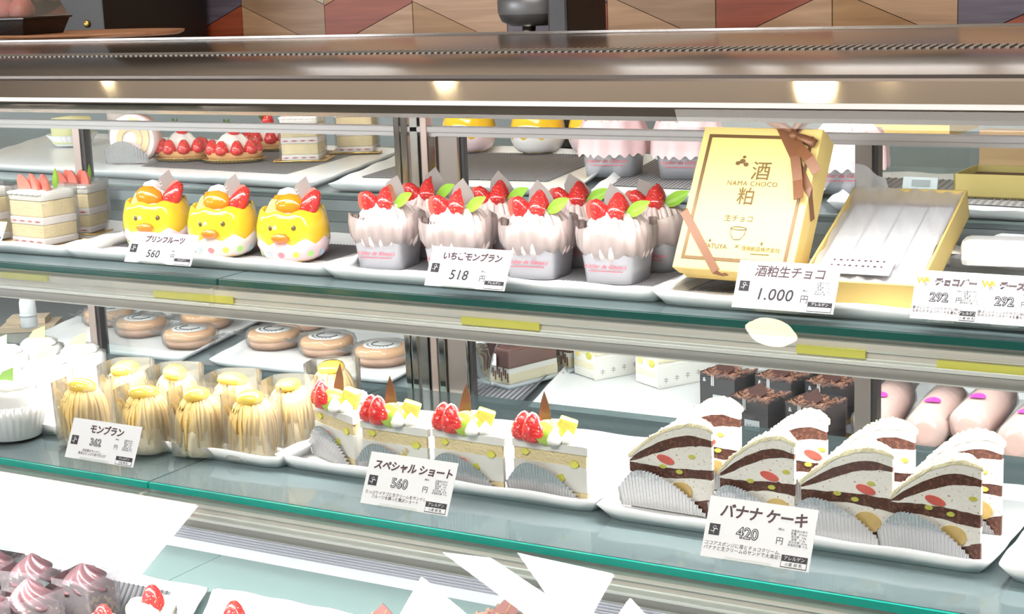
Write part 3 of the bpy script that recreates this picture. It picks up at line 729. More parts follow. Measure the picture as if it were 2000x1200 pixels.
# ------------------------------------------------------------------ upright gold box
gb = Vector((.1329, .0556, .030)); gbr = Vector((.2476, .0481, .030)); up_ = Vector((0, .0665, .1180))
W = (gbr-gb).length; H = up_.length; xa = (gbr-gb).normalized(); za = (up_-xa*up_.dot(xa)).normalized(); ya = za.cross(xa)
t = thing('gift_box', 'upright gold chocolate box with brown ribbon leaning back on the upper shelf', 'box')
m = Matrix((xa, ya, za)).transposed().to_4x4(); m.translation = (gb+gbr)/2; t.matrix_world = m
D_ = .030
MB().box((0, D_/2+.002, H/2), (W-.002, D_-.004, H-.002)).build('box_base', goldbox, t, bevel=.0008)
MB().box((0, .008, H/2), (W, .016, H)).build('box_lid', goldbox, t, bevel=.0012)
def frame(par, m_, x, z0, z1, th, y):
    mb = MB(); mb.box((-x, y, (z0+z1)/2), (th, .0004, z1-z0+th)).box((x, y, (z0+z1)/2), (th, .0004, z1-z0+th)).box((0, y, z0), (2*x-th, .0004, th)).box((0, y, z1), (2*x-th, .0004, th)); return mb.build('printed_frame', m_, par)
frm = mat('frame brown', (.17, .085, .03), .4, .2)
frame(t, frm, W/2-.0085, .0105, H-.009, .0030, -.0004)
tx = dict(rot=(PI/2, 0, 0))
zz = lambda f: H*f
text('酒', .0190, inkgold, t, (.008, -.0006, zz(.645)), **tx, offset=.00005); text('粕', .0175, inkgold, t, (-.001, -.0006, zz(.47)), **tx, offset=.00005)
text('NAMA CHOCO', .0064, inkgold, t, (.002, -.0004, zz(.59)), **tx, spacing=1.15)
text('生チョコ', .0068, inkgold, t, (-.003, -.0004, zz(.345)), **tx, spacing=1.1)
text('TATUYA', .0060, frm, t, (-.020, -.0005, zz(.150)), **tx, offset=.0001)
text('×', .0085, inkgold, t, (.001, -.0004, zz(.150)), **tx); text('茂崎飲品株式会社', .0046, inkgold, t, (.024, -.0004, zz(.150)), **tx); box('printed_line', inkgold, t, (.024, -.0004, zz(.128)), (.018, .0002, .0006))
mb = MB()
pts = [(-.0075, 0), (-.0065, -.006), (-.003, -.0105), (.003, -.0105), (.0065, -.006), (.0075, 0)]
mb.tube([(x-.001, -.0004, zz(.295)+z) for x, z in pts], .0003, 4); mb.tube([(-.001+.0075*math.cos(a*.4), -.0004, zz(.295)+.0014*math.sin(a*.4)) for a in range(17)], .0003, 4); mb.build('printed_cup_mark', inkgold, t)
mb = MB()
for dx, dz, r in ((-.004, 0, .0026), (0, .002, .003), (.004, -.001, .0026), (.001, .006, .0018)): mb.lathe([(r, -.0001), (r, .0001)], 8, (0, 0, 0)) if False else mb.add([(-.012+dx+r*math.cos(k*.785), -.0004, zz(.745)+dz+r*math.sin(k*.785)*.8) for k in range(8)], [tuple(range(8))])
mb.build('printed_emblem', frm, t)
for sx_ in (-.026, .024):
    MB().add([(sx_, -.0004, zz(.215)), (sx_-.0015, -.0004, zz(.198)), (sx_, -.0004, zz(.188)), (sx_+.0015, -.0004, zz(.198))], [(0, 1, 2, 3)]).build('printed_emblem', inkgold, t)
# ribbon bands over two corners and the bow
def band(par, pts, w_, nrm, name='ribbon_band'):
    mb = MB(); vs = []
    for k, p in enumerate(pts):
        p = Vector(p); d = (Vector(pts[min(k+1, len(pts)-1)])-Vector(pts[max(k-1, 0)])).normalized(); s = d.cross(Vector(nrm[k])).normalized()*w_/2; vs += [tuple(p-s), tuple(p+s)]
    mb.add(vs, [(2*i, 2*i+2, 2*i+3, 2*i+1) for i in range(len(pts)-1)], False)
    o = mb.build(name, ribbonm, par); md = o.modifiers.new('thickness', 'SOLIDIFY'); md.thickness = .0005; return o
band(t, [(-W/2-.0006, .006, .058), (-W/2-.0008, -.0010, .053), (-W/2+.044, -.0010, -.0008), (-W/2+.049, .010, -.0012)], .0075, [(-1, -.3, 0), (0, -1, 0), (0, -1, 0), (0, 0, -1)])
band(t, [(W/2-.046, .012, H+.0008), (W/2-.040, -.0010, H+.0006), (W/2-.001, -.0012, H-.056), (W/2+.0008, .003, H-.062), (W/2+.0010, .0165, H-.078)], .0075, [(0, 0, 1), (0, -1, 0), (0, -1, 0), (1, 0, 0), (1, 0, 0)])
bx, bz = W/2-.024, H-.016
def loop(p0, L, ang, tilt, w_=.009):
    pts = []; nr = []
    for k in range(9):
        a = k/8*2*PI; u = L*(1-math.cos(a))/2; v_ = .0045*math.sin(a); pts.append((p0[0]+math.cos(ang)*u, p0[1]-.002-v_-tilt*u, p0[2]+math.sin(ang)*u)); nr.append((-math.sin(ang)*.0+.001, -math.cos(a), .0))
    vs = []; s_ = Vector((-math.sin(ang), .15, math.cos(ang)))*w_/2
    for k, p in enumerate(pts): q = .35+.65*math.sin(min(PI, k/8*PI)); vs += [tuple(Vector(p)-s_*q), tuple(Vector(p)+s_*q)]
    o = MB().add(vs, [(2*i, 2*i+2, 2*i+3, 2*i+1) for i in range(8)], True).build('bow_loop', ribbonm, t); md = o.modifiers.new('thickness', 'SOLIDIFY'); md.thickness = .0004
loop((bx, -.001, bz+.010), .030, 2.72, .15); loop((bx-.002, -.001, bz+.010), .022, 1.0, .1); loop((bx, -.001, bz+.008), .024, -.35, .1, .008)
MB().lathe([(.001, -.004), (.0045, -.003), (.0050, 0), (.0045, .003), (.001, .004)], 12, sy=.7).build('bow_knot', ribbonm, t, (bx, -.004, bz+.008), (0, .6, 0))
band(t, [(bx, -.003, bz+.006), (bx+.006, -.006, bz-.012), (bx+.013, -.005, bz-.034), (bx+.019, -.008, bz-.052)], .009, [(0, -1, 0)]*4, 'bow_tail')
band(t, [(bx, -.003, bz+.006), (bx+.010, -.008, bz-.006), (bx+.022, -.011, bz-.016), (bx+.031, -.009, bz-.028)], .009, [(0, -1, 0)]*4, 'bow_tail')
# acrylic easel the box leans on
t = thing('display_easel', 'clear acrylic easel holding up the gold gift box', 'stand', (.185, .10, .0045))
MB().prism([(.040, .0), (.044, 0), (.048, .075), (.044, .075)], -.002, .002, 'x').build('prop', acr, t, (-.03, .02, 0)); MB().prism([(.040, .0), (.044, 0), (.048, .075), (.044, .075)], -.002, .002, 'x').build('prop', acr, t, (.03, .02, 0))
box('foot_bar', acr, t, (0, .055, .0015), (.09, .05, .003))

# open gold box with wrapped chocolates
A = at(1640, 602, z=.006); B = at(1793, 612, z=.006); Dp = Vector((.012, .150, .058)); Hh = .026
t = thing('chocolate_box', 'open gold box of film-wrapped chocolate squares, tilted towards the front', 'box')
ex = (B-A).normalized(); Lx = (B-A).length+.004; ey = Dp.normalized(); ez = ex.cross(ey).normalized(); ey = ez.cross(ex)
m = Matrix((ex, ey, ez)).transposed().to_4x4(); m.translation = A; t.matrix_world = m
Ly = Dp.length
wl = .0022
A2 = -.032    # the box reaches further to the left behind the upright one
MB().span((A2, 0, 0), (Lx, Ly, .002)).build('box_floor', goldbox, t)
for nm, a, b in (('box_side', (A2, 0, 0), (Lx, wl, Hh)), ('box_side', (A2, Ly-wl, 0), (Lx, Ly, Hh)), ('box_side', (A2, 0, 0), (A2+wl, Ly, Hh)), ('box_side', (Lx-wl, 0, 0), (Lx, Ly, Hh))): span(nm, goldbox, t, a, b, .0004)
MB().span((A2+.004, .004, .002), (Lx-.004, Ly-.004, .013)).build('chocolate_bed', mat('milk cocoa', (.30, .17, .16), .6), t)
for i in range(4):
    for j in range(5):
        wx, wy = (Lx-A2-.012)/4, (Ly-.03)/5
        o = MB().box((A2+.006+wx*(i+.5), .008+wy*(j+.5), .0165), (wx-.0012, wy-.0012, .009)).build('chocolate_square', mat('powdered chocolate', (.80, .78, .82), .8, bump=.3, bscale=400, var=.06), t, bevel=.001)
mb = MB()
for rr_ in range(2):
    for k in range(9): mb.box((-.010+k*.0052+(k % 3)*.0004, .0300-rr_*.0085, .0290), (.0018+.0006*(k % 2), .0024, .0002))
mb.build('leaflet_marks', inkdark, t)
span('leaflet', cardwhite, t, (-.018, .009, .0284), (.042, .036, .0288))
def wr(u, v):
    x = A2+.003+(Lx-A2-.006)*u; y = .003+(Ly-.006)*v
    return (x, y, .0245+.0016*math.sin(u*17+3*v)*math.sin(v*13)+.0015*math.sin(u*41+v*29)+(.004*max(0, v-.86)/.14*(1-u)*(1+.5*math.sin(u*25))))
MB().grid(26, 26, wr).build('film_sheet', film('box cellophane', wrinkle=.1, wscale=45, boost=.22, gloss=.1, milk=.36, rough=.3, milkcol=(.95, .94, .96)), t)
MB().grid(8, 8, lambda u, v: (A2+.004+.030*u-.004*v, Ly-.004+.004*v, .024+.030*v*(1-.6*u)+.002*math.sin(9*u+4*v))).build('film_corner', film('film corner', tint=(.85, .92, .97), milk=.35, boost=.8, gloss=.2), t)

# white wrapped bars at the right end of the upper shelf
wrapm = mat('white wrapping paper', (.97, .96, .97), .5, bump=.25, bscale=70)
for i, (px, py, z, rz, lb, L) in enumerate([(1935, 560, .0045, .05, 'white wrapped bar lying in front at the right end of the upper shelf', .085), (1955, 540, .0285, .12, 'white wrapped bar on top of the others at the right end', .08), (1990, 548, .0045, -.05, 'white wrapped bar at the back of the bar pile on the right', .09)]):
    p = at(px, py-8, z=z); t = thing('wrapped_bar', lb, 'sweet', (p.x, p.y+.03+(i == 2)*.045, z), rz, 'white wrapped bars on the upper shelf')
    mb = MB().box((0, 0, .0125), (L, .034, .023)); mb.build('bar_wrapper', wrapm, t, bevel=.006)
    for s in (-1, 1): MB().grid(6, 10, lambda u, v: (s*(L/2-.001+.010*u), (v-.5)*.032, .012+.004*math.sin(v*22)*u)).build('wrapper_end', wrapm, t)

# ------------------------------------------------------------------ price cards
def outline_num(s_, size, par, loc, th=.00048, sp=1.0, m=ink):
    text(s_, size, m, par, loc, (PI/2, 0, 0), 'price_numeral', offset=th, spacing=sp)
    text(s_, size, cardwhite, par, (loc[0], loc[1]-.00012, loc[2]), (PI/2, 0, 0), 'price_numeral_fill', offset=-th*.55, spacing=sp)
def emblem(par, x, z, s_):
    box('emblem_square', ink, par, (x, -.0007, z), (s_, .0002, s_))
    mb = MB(); mb.tube([(x+s_*.15*math.sin(a*.7), -.0009, z+s_*(.18+.12*math.cos(a*.7))) for a in range(10)], s_*.03, 4)
    mb.tube([(x-s_*.33, -.0009, z-s_*.12), (x-s_*.15, -.0009, z-s_*.22), (x+s_*.05, -.0009, z+s_*.02), (x+s_*.22, -.0009, z+s_*.08), (x+s_*.34, -.0009, z-s_*.02)], s_*.035, 4)
    mb.tube([(x, -.0009, z+s_*.05), (x-.02*s_, -.0009, z-s_*.38)], s_*.035, 4); mb.build('emblem_mark', cardwhite, par)
def card(label, pbl, pbr, zb, yb, w_, h_, tilt, title, tsize, price, desc=None, outlined=False, table=True, tm=inkdark, allerg='アレルゲン', wa=None, rz=None, tx_=0):
    A = at(*pbl, y=yb); B = at(*pbr, y=yb)
    w_ = (B-A).length if w_ is None else w_
    t = thing('price_card', label, 'price card', (A+B)/2, 0, 'handwritten price cards'); t.rotation_euler = (-tilt, 0, 0) if rz is None else (-tilt, 0, rz)
    mb = MB().box((0, 0, h_/2), (w_, .0010, h_)); mb.build('card_panel', cardwhite, t)
    MB().box((0, -.0006, h_/2), (w_+.002, .0001, h_+.002)).build('clear_sleeve', film('card sleeve', gloss=.1, boost=.3), t) if False else None
    o = MB().box((-w_*.05, -.003, -.0010), (w_*.42, .008, .0012)).build('clear_holder', acr, t)
    MB().box((-w_*.05, -.0018, .0008), (w_*.42, .0008, .0030)).build('clear_holder_lip', acr, t)
    X = lambda f: (f-.5)*w_; Z = lambda f: f*h_
    y = -.0007
    if wa:
        text('W', tsize*1.1, inkorange, t, (X(.10), y, Z(.73)), name='card_lettering', offset=.0003); text('A', tsize*.8, inkorange, t, (X(.19), y, Z(.76)), name='card_lettering', offset=.0003); text('の', tsize*.5, inkdark, t, (X(.17), y, Z(.68)), name='card_lettering')
        text(title, tsize, tm, t, (X(.62), y, Z(.72)), name='card_lettering', offset=.00042, shear=.1); text(title, tsize, cardwhite, t, (X(.62), y-.0001, Z(.72)), name='card_lettering', offset=-.00024, shear=.1)
    else: text(title, tsize, tm, t, (X(.52)+tx_, y, Z(.70)), name='card_lettering', offset=(.00013 if '酒' in title else .00032), shear=.12, spacing=.95)
    emblem(t, X(.09), Z(.46 if not wa else .5)-(0 if desc else .0), w_*.10) if not wa else None
    ps = h_*(.34 if not desc else .25); pz = .20 if not desc else .38
    if outlined: outline_num(price, ps, t, (X(.40), y, Z(pz)), sp=1.0)
    else: text(price, ps, ink, t, (X(.40), y, Z(pz)), name='price_numeral', shear=.12, spacing=1.05, offset=.00012)
    text('(税込)', ps*.16, ink, t, (X(.70), y, Z(pz+.22)), name='card_lettering')
    text('円', ps*.52, ink, t, (X(.70), y, Z(pz)), name='card_lettering')
    box('allergen_box', ink, t, (X(.86), y, Z(.17)), (w_*.235, .0002, h_*.10)); box('allergen_field', ink, t, (X(.86), y+.00012, Z(.115)), (w_*.235, .0002, h_*.19))
    box('allergen_field', cardwhite, t, (X(.86), y-.00005, Z(.075)), (w_*.225, .0002, h_*.085))
    text(allerg, h_*.072, cardwhite, t, (X(.86), y-.0003, Z(.145)), name='card_lettering')
    if desc:
        text('小麦 卵 乳', h_*.065, ink, t, (X(.86), y-.0003, Z(.05)), name='card_lettering')
        text(desc, min(h_*.077, w_*.74/max(len(q) for q in desc.split('\n'))), inkdark, t, (X(.385), y, Z(.21)), name='card_lettering', shear=.12)
    if table:
        text('栄養成分表示\n熱量   317kcal\n蛋白質   4.6g\n脂質   21.3g\n炭水化物  26.4g\n食塩相当量  0.1g', h_*.046, mat('grey print', (.25, .25, .28), .6), t, (X(.865), y, Z(.60)), name='card_lettering')
    return t
card('price card reading 560 yen with fruit pudding title, in front of the leftmost chick pudding', (243, 510), (372, 522), 0, -.0075, None, .0335, .52, 'プリンフルーツ', .0078, '560', table=False)
card('price card reading 518 yen, in front of the pink ribbed cakes', (829, 556), (985, 571), 0, -.0075, None, .0385, .50, 'いちごモンブラン', .0082, '518', table=False)
card('price card reading 1.000 yen, under the upright gold box', (1429, 602), (1627, 613), 0, -.0075, None, .0415, .50, '酒粕生チョコ', .0105, '1.000')
card('price card reading 292 yen on the upper shelf right of the open gold box', (1777, 623), (1906, 630), 0, -.0075, None, .0395, .45, 'チョコバー', .0066, '292', desc='香ばしいナッツ入りサブレ地に\nなめらかチョコケーキを重ねて', outlined=True, wa=True)
card('second 292 yen price card, cut off by the right edge', (1905, 632), (2034, 640), 0, -.0060, None, .0395, .45, 'チーズバー', .0066, '292', desc='香ばしいナッツ入りサブレ地に\nなめらかチーズケーキを重ねて', outlined=True, wa=True)
card('blank edge of a price card at the left end of the upper shelf', (-120, 462), (3, 472), 0, -.0075, None, .022, .5, '', .008, '', table=False)
card('price card reading 362 yen, in front of the yellow chestnut cakes', (127, 895), (259, 912), 0, -.130, None, .0400, .45, 'モンブラン', .0092, '362', desc='渋皮栗をサンドし、\n栗あんたっぷり絞り仕上げ', outlined=True)
card('price card reading 560 yen with two handwritten lines, in front of the fruit shortcakes', (704, 984), (873, 1008), 0, -.130, None, .0465, .48, 'スペシャル ショート', .0092, '560', desc='たっぷりイチゴと生クリームをサンドし\nフルーツを飾った贅沢ショート', outlined=True)
card('price card reading 420 yen with a yellow edge, in front of the banana cakes', (1368, 1088), (1579, 1117), 0, -.130, None, .0480, .48, 'バナナ ケーキ', .0118, '420', desc='ココアスポンジに苺とチョコクリーム、\nバナナと生クリームのサンドで大満足！', outlined=True)

# ------------------------------------------------------------------ lower shelf: blank white cakes
whitewrap = mat('white cake paper', (.93, .93, .92), .5)
def foil_cup(par, r0, r1, h, pleats=26, m=None, loc=(0, 0, 0), name='foil_cup', fz=None):
    n = pleats*4
    prof = [(r0*.96, 0), (r0, .001), ((r0+r1)/2, h*.55), (r1, h), (r1-.0006, h), ((r0+r1)/2-.0006, h*.55), (r0-.001, .0016)]
    return MB().lathe(prof, n, fr=lambda a, k, z: 1+(.035*math.cos(pleats*a)*(z/h)), fz=(lambda a, k: fz(a) if k in (3, 4) else 0) if fz else None, caps=(True, True)).build(name, m or silverfoil, par, loc)
def white_cake(label, loc, rz, h=.052, leaf=True, foil=False, group=None):
    t = thing('white_cream_cake', label, 'cake', loc, rz, group)
    MB().lathe([(.026, 0), (.0265, h*.5), (.0262, h*.93), (.023, h), (.001, h+.001)], 40, fr=lambda a, k, z: 1+.012*math.cos(20*a)).build('cake_body', cream, t)
    MB().lathe([(.0285, .001), (.0285, h*.97)], 40, caps=(False, False)).build('paper_collar', film('milky collar', milk=.6, boost=.6), t)
    MB().lathe([(.020, h), (.021, h+.004), (.015, h+.008), (.001, h+.010)], 30, fr=lambda a, k, z: 1+.08*math.cos(8*a)).build('cream_dollop', cream, t)
    if leaf:
        MB().prism([(-.011, 0), (-.010, .008), (-.004, .016), (.010, .0215), (.0095, .010), (.008, 0)], -.0004, .0004, 'y').build('leaf_card', palegreen, t, (0, -.004, h+.002), (-.1, 0, .3))
    if foil: foil_cup(t, .0292, .0385, .038, 30, mat('white pleated foil', (.84, .84, .86), .35, .25))
    return t
g = 'white cakes with a green leaf card'
for i, (px, py, lb, foil, sc) in enumerate([(28, 850, 'white cream cake in a pleated silver foil cup at the lower left corner', True, 1.0), (-40, 800, 'white cream cake cut off by the left edge, behind the foil cup one', False, 1),
        (100, 800, 'white cream cake with faint leaf, second behind the foil cup', False, 1.0), (85, 757, 'white cream cake with a pale green pointed leaf, furthest back at left', False, 1.0), (165, 772, 'white cream cake with green leaf beside the door post', False, 1.0), (15, 775, 'white cream cake with a green leaf at the left edge, rear row', False, 1)]):
    p = at(px, py, z=LZ+.004); white_cake(lb, (p.x, p.y, LZ+.004), R.uniform(-.3, .3), foil=foil, group=g)

# yellow chestnut cakes
chest = mat('chestnut cream', (.93, .68, .27), .45, bump=.2, bscale=150, var=.06, vscale=60)
nut = mat('glazed chestnut', (.93, .62, .10), .12, coat=.9, var=.15, vscale=70)
sleeve = film('printed cake sleeve', (.99, .98, .95), gloss=.2, boost=.8, milk=.17, milkcol=(.95, .88, .75))
def mont(label, loc, rz, group=None, v=0):
    t = thing('chestnut_cake', label, 'cake', loc, rz, group)
    MB().lathe([(.021, 0), (.0228, .008), (.0222, .018), (.018, .030)], 30).build('cream_base', mat('pale chestnut cream', (.93, .84, .62), .5, bump=.2, bscale=200), t)
    MB().lathe([(.018, .020), (.0215, .03), (.021, .044), (.017, .053), (.010, .0565), (.001, .057)], 48, fr=lambda a, k, z: 1+.05*math.cos(15*a)).build('chestnut_cream', chest, t)
    rr = random.Random(int(v*10)+3); mb = MB()
    for i in range(34):
        a0 = 2*PI*i/34+rr.uniform(-.07, .07); sw = rr.uniform(-.25, .25); e = rr.uniform(.006, .018); pts = []
        for k in range(8):
            s = k/7; r = .010+.0140*math.sin(min(1, s*1.3)*PI/2); z = .0575-(.0575-e)*s**1.5
            pts.append((r*math.cos(a0+sw*s), r*math.sin(a0+sw*s), z))
        mb.tube(pts, [.0011, .0014, .0016, .0016, .0016, .0016, .0014, .0008], 5)
    o = mb.build('cream_strands', chest, t); o['kind'] = 'stuff'
    MB().lathe([(.001, 0), (.013, .0005), (.0155, .004), (.0145, .0085), (.009, .0120), (.001, .013)], 20, sx=1.05, sy=.85).build('chestnut', nut, t, (.001, -.003, .0545), (-.12, .1, v))
    # square sleeve opened in a V at the front
    n = 40; rs = []
    def sq(a, r, p=.3): return r/((abs(math.cos(a))**(2/p*.5)+abs(math.sin(a))**(2/p*.5))**p)
    for k in range(5):
        ring = []
        for i in range(n+1):
            a = -PI/2+.08+(2*PI-.16)*i/n; da = min(i, n-i)/n; top = .064*min(1, .42+da*5.5)
            r = sq(a, .0262*(1+.04*k/4)); ring.append((r*math.cos(a), r*math.sin(a), .001+top*k/4))
        rs.append(ring)
    sl = MB().rings(rs, (False, False), False).build('paper_sleeve', sleeve, t)
    for i, (x, z, c_, s_) in enumerate([(-.018, .012, 'キ', .007), (-.010, .011, 'ホ', .006), (-.002, .008, 'ト', .006), (.006, .004, 'R', .007), (.016, .005, 'ス', .006)]):
        text(c_, s_, mat('sleeve print', (.40, .33, .24), .6), sl, (x, -.0268, z), (PI/2, -.25, 0), 'sleeve_lettering', shear=.3)
    return t
g = 'yellow chestnut cakes in paper sleeves'
for i, (px, py, lb) in enumerate([(140, 868, 'yellow chestnut cake in a printed sleeve, leftmost of the front row above the 362 card'), (262, 884, 'yellow chestnut cake just right of the 362 price card top, second in front row'), (366, 890, 'yellow chestnut cake, third of the front row, with marks on its sleeve'), (470, 897, 'yellow chestnut cake at the right end of its front row'),
        ]):
    p = at(px, py, z=LZ+.004); q = (p.x+.004, p.y+.018, LZ+.004); mont(lb, q, .15, g, i*.9)
    if i == 0: continue
for i, (px, py, lb) in enumerate([(255, 812, 'back-row yellow chestnut cake nearest the white leaf cakes'), (350, 822, 'back-row yellow chestnut cake, second from the white leaf cakes'), (462, 838, 'back-row yellow chestnut cake, third from the white leaf cakes'), (572, 852, 'chestnut cake left of the first fruit shortcake'), (655, 812, 'chestnut cake with a bright chestnut directly behind the first fruit shortcake')]):
    p = at(px, py+10, z=LZ+.004); mont(lb, (p.x, p.y, LZ+.004), .2, g, i*1.3+4)

# ------------------------------------------------------------------ slices
bancream = speck('banana cake cream', (.95, .92, .86), (.30, .16, .10), 420, .66, soft=.02)
topcream = speck('crumbed cream crust', (.93, .85, .58), (.45, .28, .14), 500, .68, soft=.03)
banana = mat('banana round', (.72, .50, .18), .5, coat=.3, var=.25, vscale=120)
kiwibit = mat('kiwi bit', (.60, .58, .10), .4, coat=.3, var=.3, vscale=150)
fold = film('slice film', wrinkle=.08, wscale=50, boost=.45, gloss=.08)
def wedge(par, name, m, L, Wd_, lo, hi, n=14, rough=0, seed=0, inset=0):
    rr = random.Random(seed); mb = MB(); vs = []
    for k in range(n+1):
        u = k/n; x = inset+u*(L-2*inset); w_ = Wd_*(1-u)+.004
        j = lambda: rr.uniform(-rough, rough)
        a, b = lo(u)+j(), hi(u)+j()
        vs += [(x, inset+j()*.5, a), (x, inset+j()*.5, b), (x, w_-inset, b), (x, w_-inset, a)]
    fs = []
    for k in range(n):
        for q in range(4): fs.append((4*k+q, 4*k+(q+1) % 4, 4*k+4+(q+1) % 4, 4*k+4+q))
    fs += [(0, 1, 2, 3), (4*n+3, 4*n+2, 4*n+1, 4*n)]
    return mb.add(vs, fs, False).build(name, m, par)
def disc(par, name, m, x, z, rx, rz_, y=-.0004, n=14, half=False, rot=0):
    pts = []
    for k in range(n):
        a = (PI*k/(n-1)) if half else 2*PI*k/n
        px_, pz = rx*math.cos(a), rz_*math.sin(a); pts.append((x+px_*math.cos(rot)-pz*math.sin(rot), z+px_*math.sin(rot)+pz*math.cos(rot)))
    return MB().prism(pts, y-.0006, y+.003, 'y').build(name, m, par)
def foil_fan(par, L, hf, pl=26, m=None, x0=-.004, y0=-.0022, lean=.10, name='foil_liner'):
    """pleated foil standing against the cut side, folding round the crust"""
    nx = pl*4
    def fn(u, v):
        h = hf(u)*v; a = (.0009+.0010*v)*math.cos(2*PI*pl*u)
        sp = (u-.5)*.10*v
        x = x0+(L-x0)*u+sp*L*.5; y = y0-a-lean*h
        return (x, y, .0004+h)
    g_ = MB().grid(nx, 5, fn, True)
    # side round the crust
    def fs(u, v):
        h = hf(0)*v*(1-.2*u); a = (.0009+.001*v)*math.cos(2*PI*8*u)
        return (x0-.001-a-.05*h-.025*L*v*.5*.1, y0+.040*u, .0004+h)
    g_.grid(32, 4, fs, True)
    o = g_.build(name, m or silverfoil, par)
    return o
def fruit_slice(label, loc, rz, v=0, group=None):
    t = thing('fruit_shortcake', label, 'cake', loc, rz, group)
    L, Wd_ = .0765, .056
    c_ = lambda a: (lambda u: a)
    wedge(t, 'sponge_layer', sponge, L, Wd_, c_(0), c_(.012), rough=.0002, seed=v, inset=.0006)
    cl = wedge(t, 'cream_layer', cream, L, Wd_, c_(.012), c_(.035), rough=.0003, seed=v+1)
    wedge(t, 'sponge_layer', sponge, L, Wd_, c_(.035), c_(.0465), rough=.0002, seed=v+2, inset=.0006)
    wedge(t, 'cream_top', cream, L+.001, Wd_+.001, c_(.0465), lambda u: .0535+.0008*math.sin(u*9), rough=.0002, seed=v+3, inset=-.0006)
    for x, r in ((.010+.004*(v % 2), .0058), (.026+.003*(v % 3), .0068)): disc(cl, 'strawberry_slice', mat('strawberry slice', (.80, .22, .18), .4, coat=.4, var=.3, vscale=100), x, .024, r, r*.9)
    disc(cl, 'kiwi_bit', kiwibit, .047+.003*(v % 2), .0225, .0042, .0048, n=5); disc(cl, 'kiwi_bit', kiwibit, .064, .037, .005, .0036, n=6); disc(cl, 'pine_bit', kiwibit, .013, .0425, .0046, .003, n=5)
    # fruit on top
    z = .0525
    half_berry(t, (.008, .004, z), (-.05, -.12, PI+.45), .027, .0112)
    half_berry(t, (.0235, .001, z), (-.05, .05, PI+.15), .028, .0122)
    MB().lathe([(.0145, -.0028), (.0155, 0), (.0145, .0028), (.001, .0030)], 22, sx=1.0, sy=.78, caps=(True, False)).build('kiwi_slice', kiwi, t, (.0365, .004, z+.009), (PI/2-.25, .25, .75))
    MB().lathe([(.0006, 0), (.0062, .001), (.0070, .005), (.0045, .010), (.0006, .0155)], 18).build('cream_drop', cream, t, (.0445, -.0005, z))
    MB().lathe([(.0006, 0), (.0062, .001), (.0068, .005), (.0042, .009), (.0006, .013)], 18).build('cream_drop', cream, t, (.055, .006, z))
    MB().box((0, 0, .008), (.017, .010, .019)).build('pineapple_chunk', pine, t, (.044, .016, z+.004), (.1, .35, .5), bevel=.0025)
    MB().lathe([(.0006, 0), (.018, .001), (.020, .005), (.016, .010), (.0006, .014)], 30, fr=lambda a, k, z: 1+.07*math.cos(9*a)).build('cream_mound', cream, t, (.021, .028, z))
    MB().prism([(-.0045, 0), (-.0062, .012), (-.0035, .026), (0, .036), (.0040, .022), (.0052, .010), (.0045, 0)], -.0005, .0005, 'y').build('chocolate_leaf', mat('milk chocolate leaf', (.15, .07, .035), .35, coat=.3), t, (.027, .014, z+.008), (-.05, .08-.10*(v % 2), .5))
    text('Cake', .0085, mat('film print', (.62, .48, .14), .5), t, (.050, -.0011, .024), (PI/2, -.9, 0), 'film_lettering', shear=.3) if v == 1 else None
    MB().add([(-.001, -.0009, .001), (L+.0015, -.0009, .001), (L+.0015, -.0009, .056), (-.001, -.0009, .056)], [(0, 1, 2, 3)]).build('film_wrap', fold, t)
    foil_fan(t, L*.93, lambda u: .0005+.033*(math.sin(min(1, .25+u/.30*.75)*PI/2) if u < .30 else math.cos((u-.30)/.70*PI/2)**.8))
    return t
g = 'fruit shortcake slices on the lower shelf'
for i, (px, py, lb) in enumerate([(694, 921, 'fruit shortcake slice with open foil liner, leftmost of the four'), (838, 948, 'fruit shortcake slice partly behind the handwritten 560 card, second from left'), (985, 968, 'fruit shortcake slice right of the 560 card, third of the four'), (1148, 990, 'fruit shortcake slice at the right end of its tray, nearest the banana cakes')]):
    P = at(px, py, z=LZ+.0045); rz = (-.42 if i == 0 else -.04); L = .0765
    fruit_slice(lb, (P.x-L*math.cos(rz), P.y-L*math.sin(rz), LZ+.0045), rz, i, g)

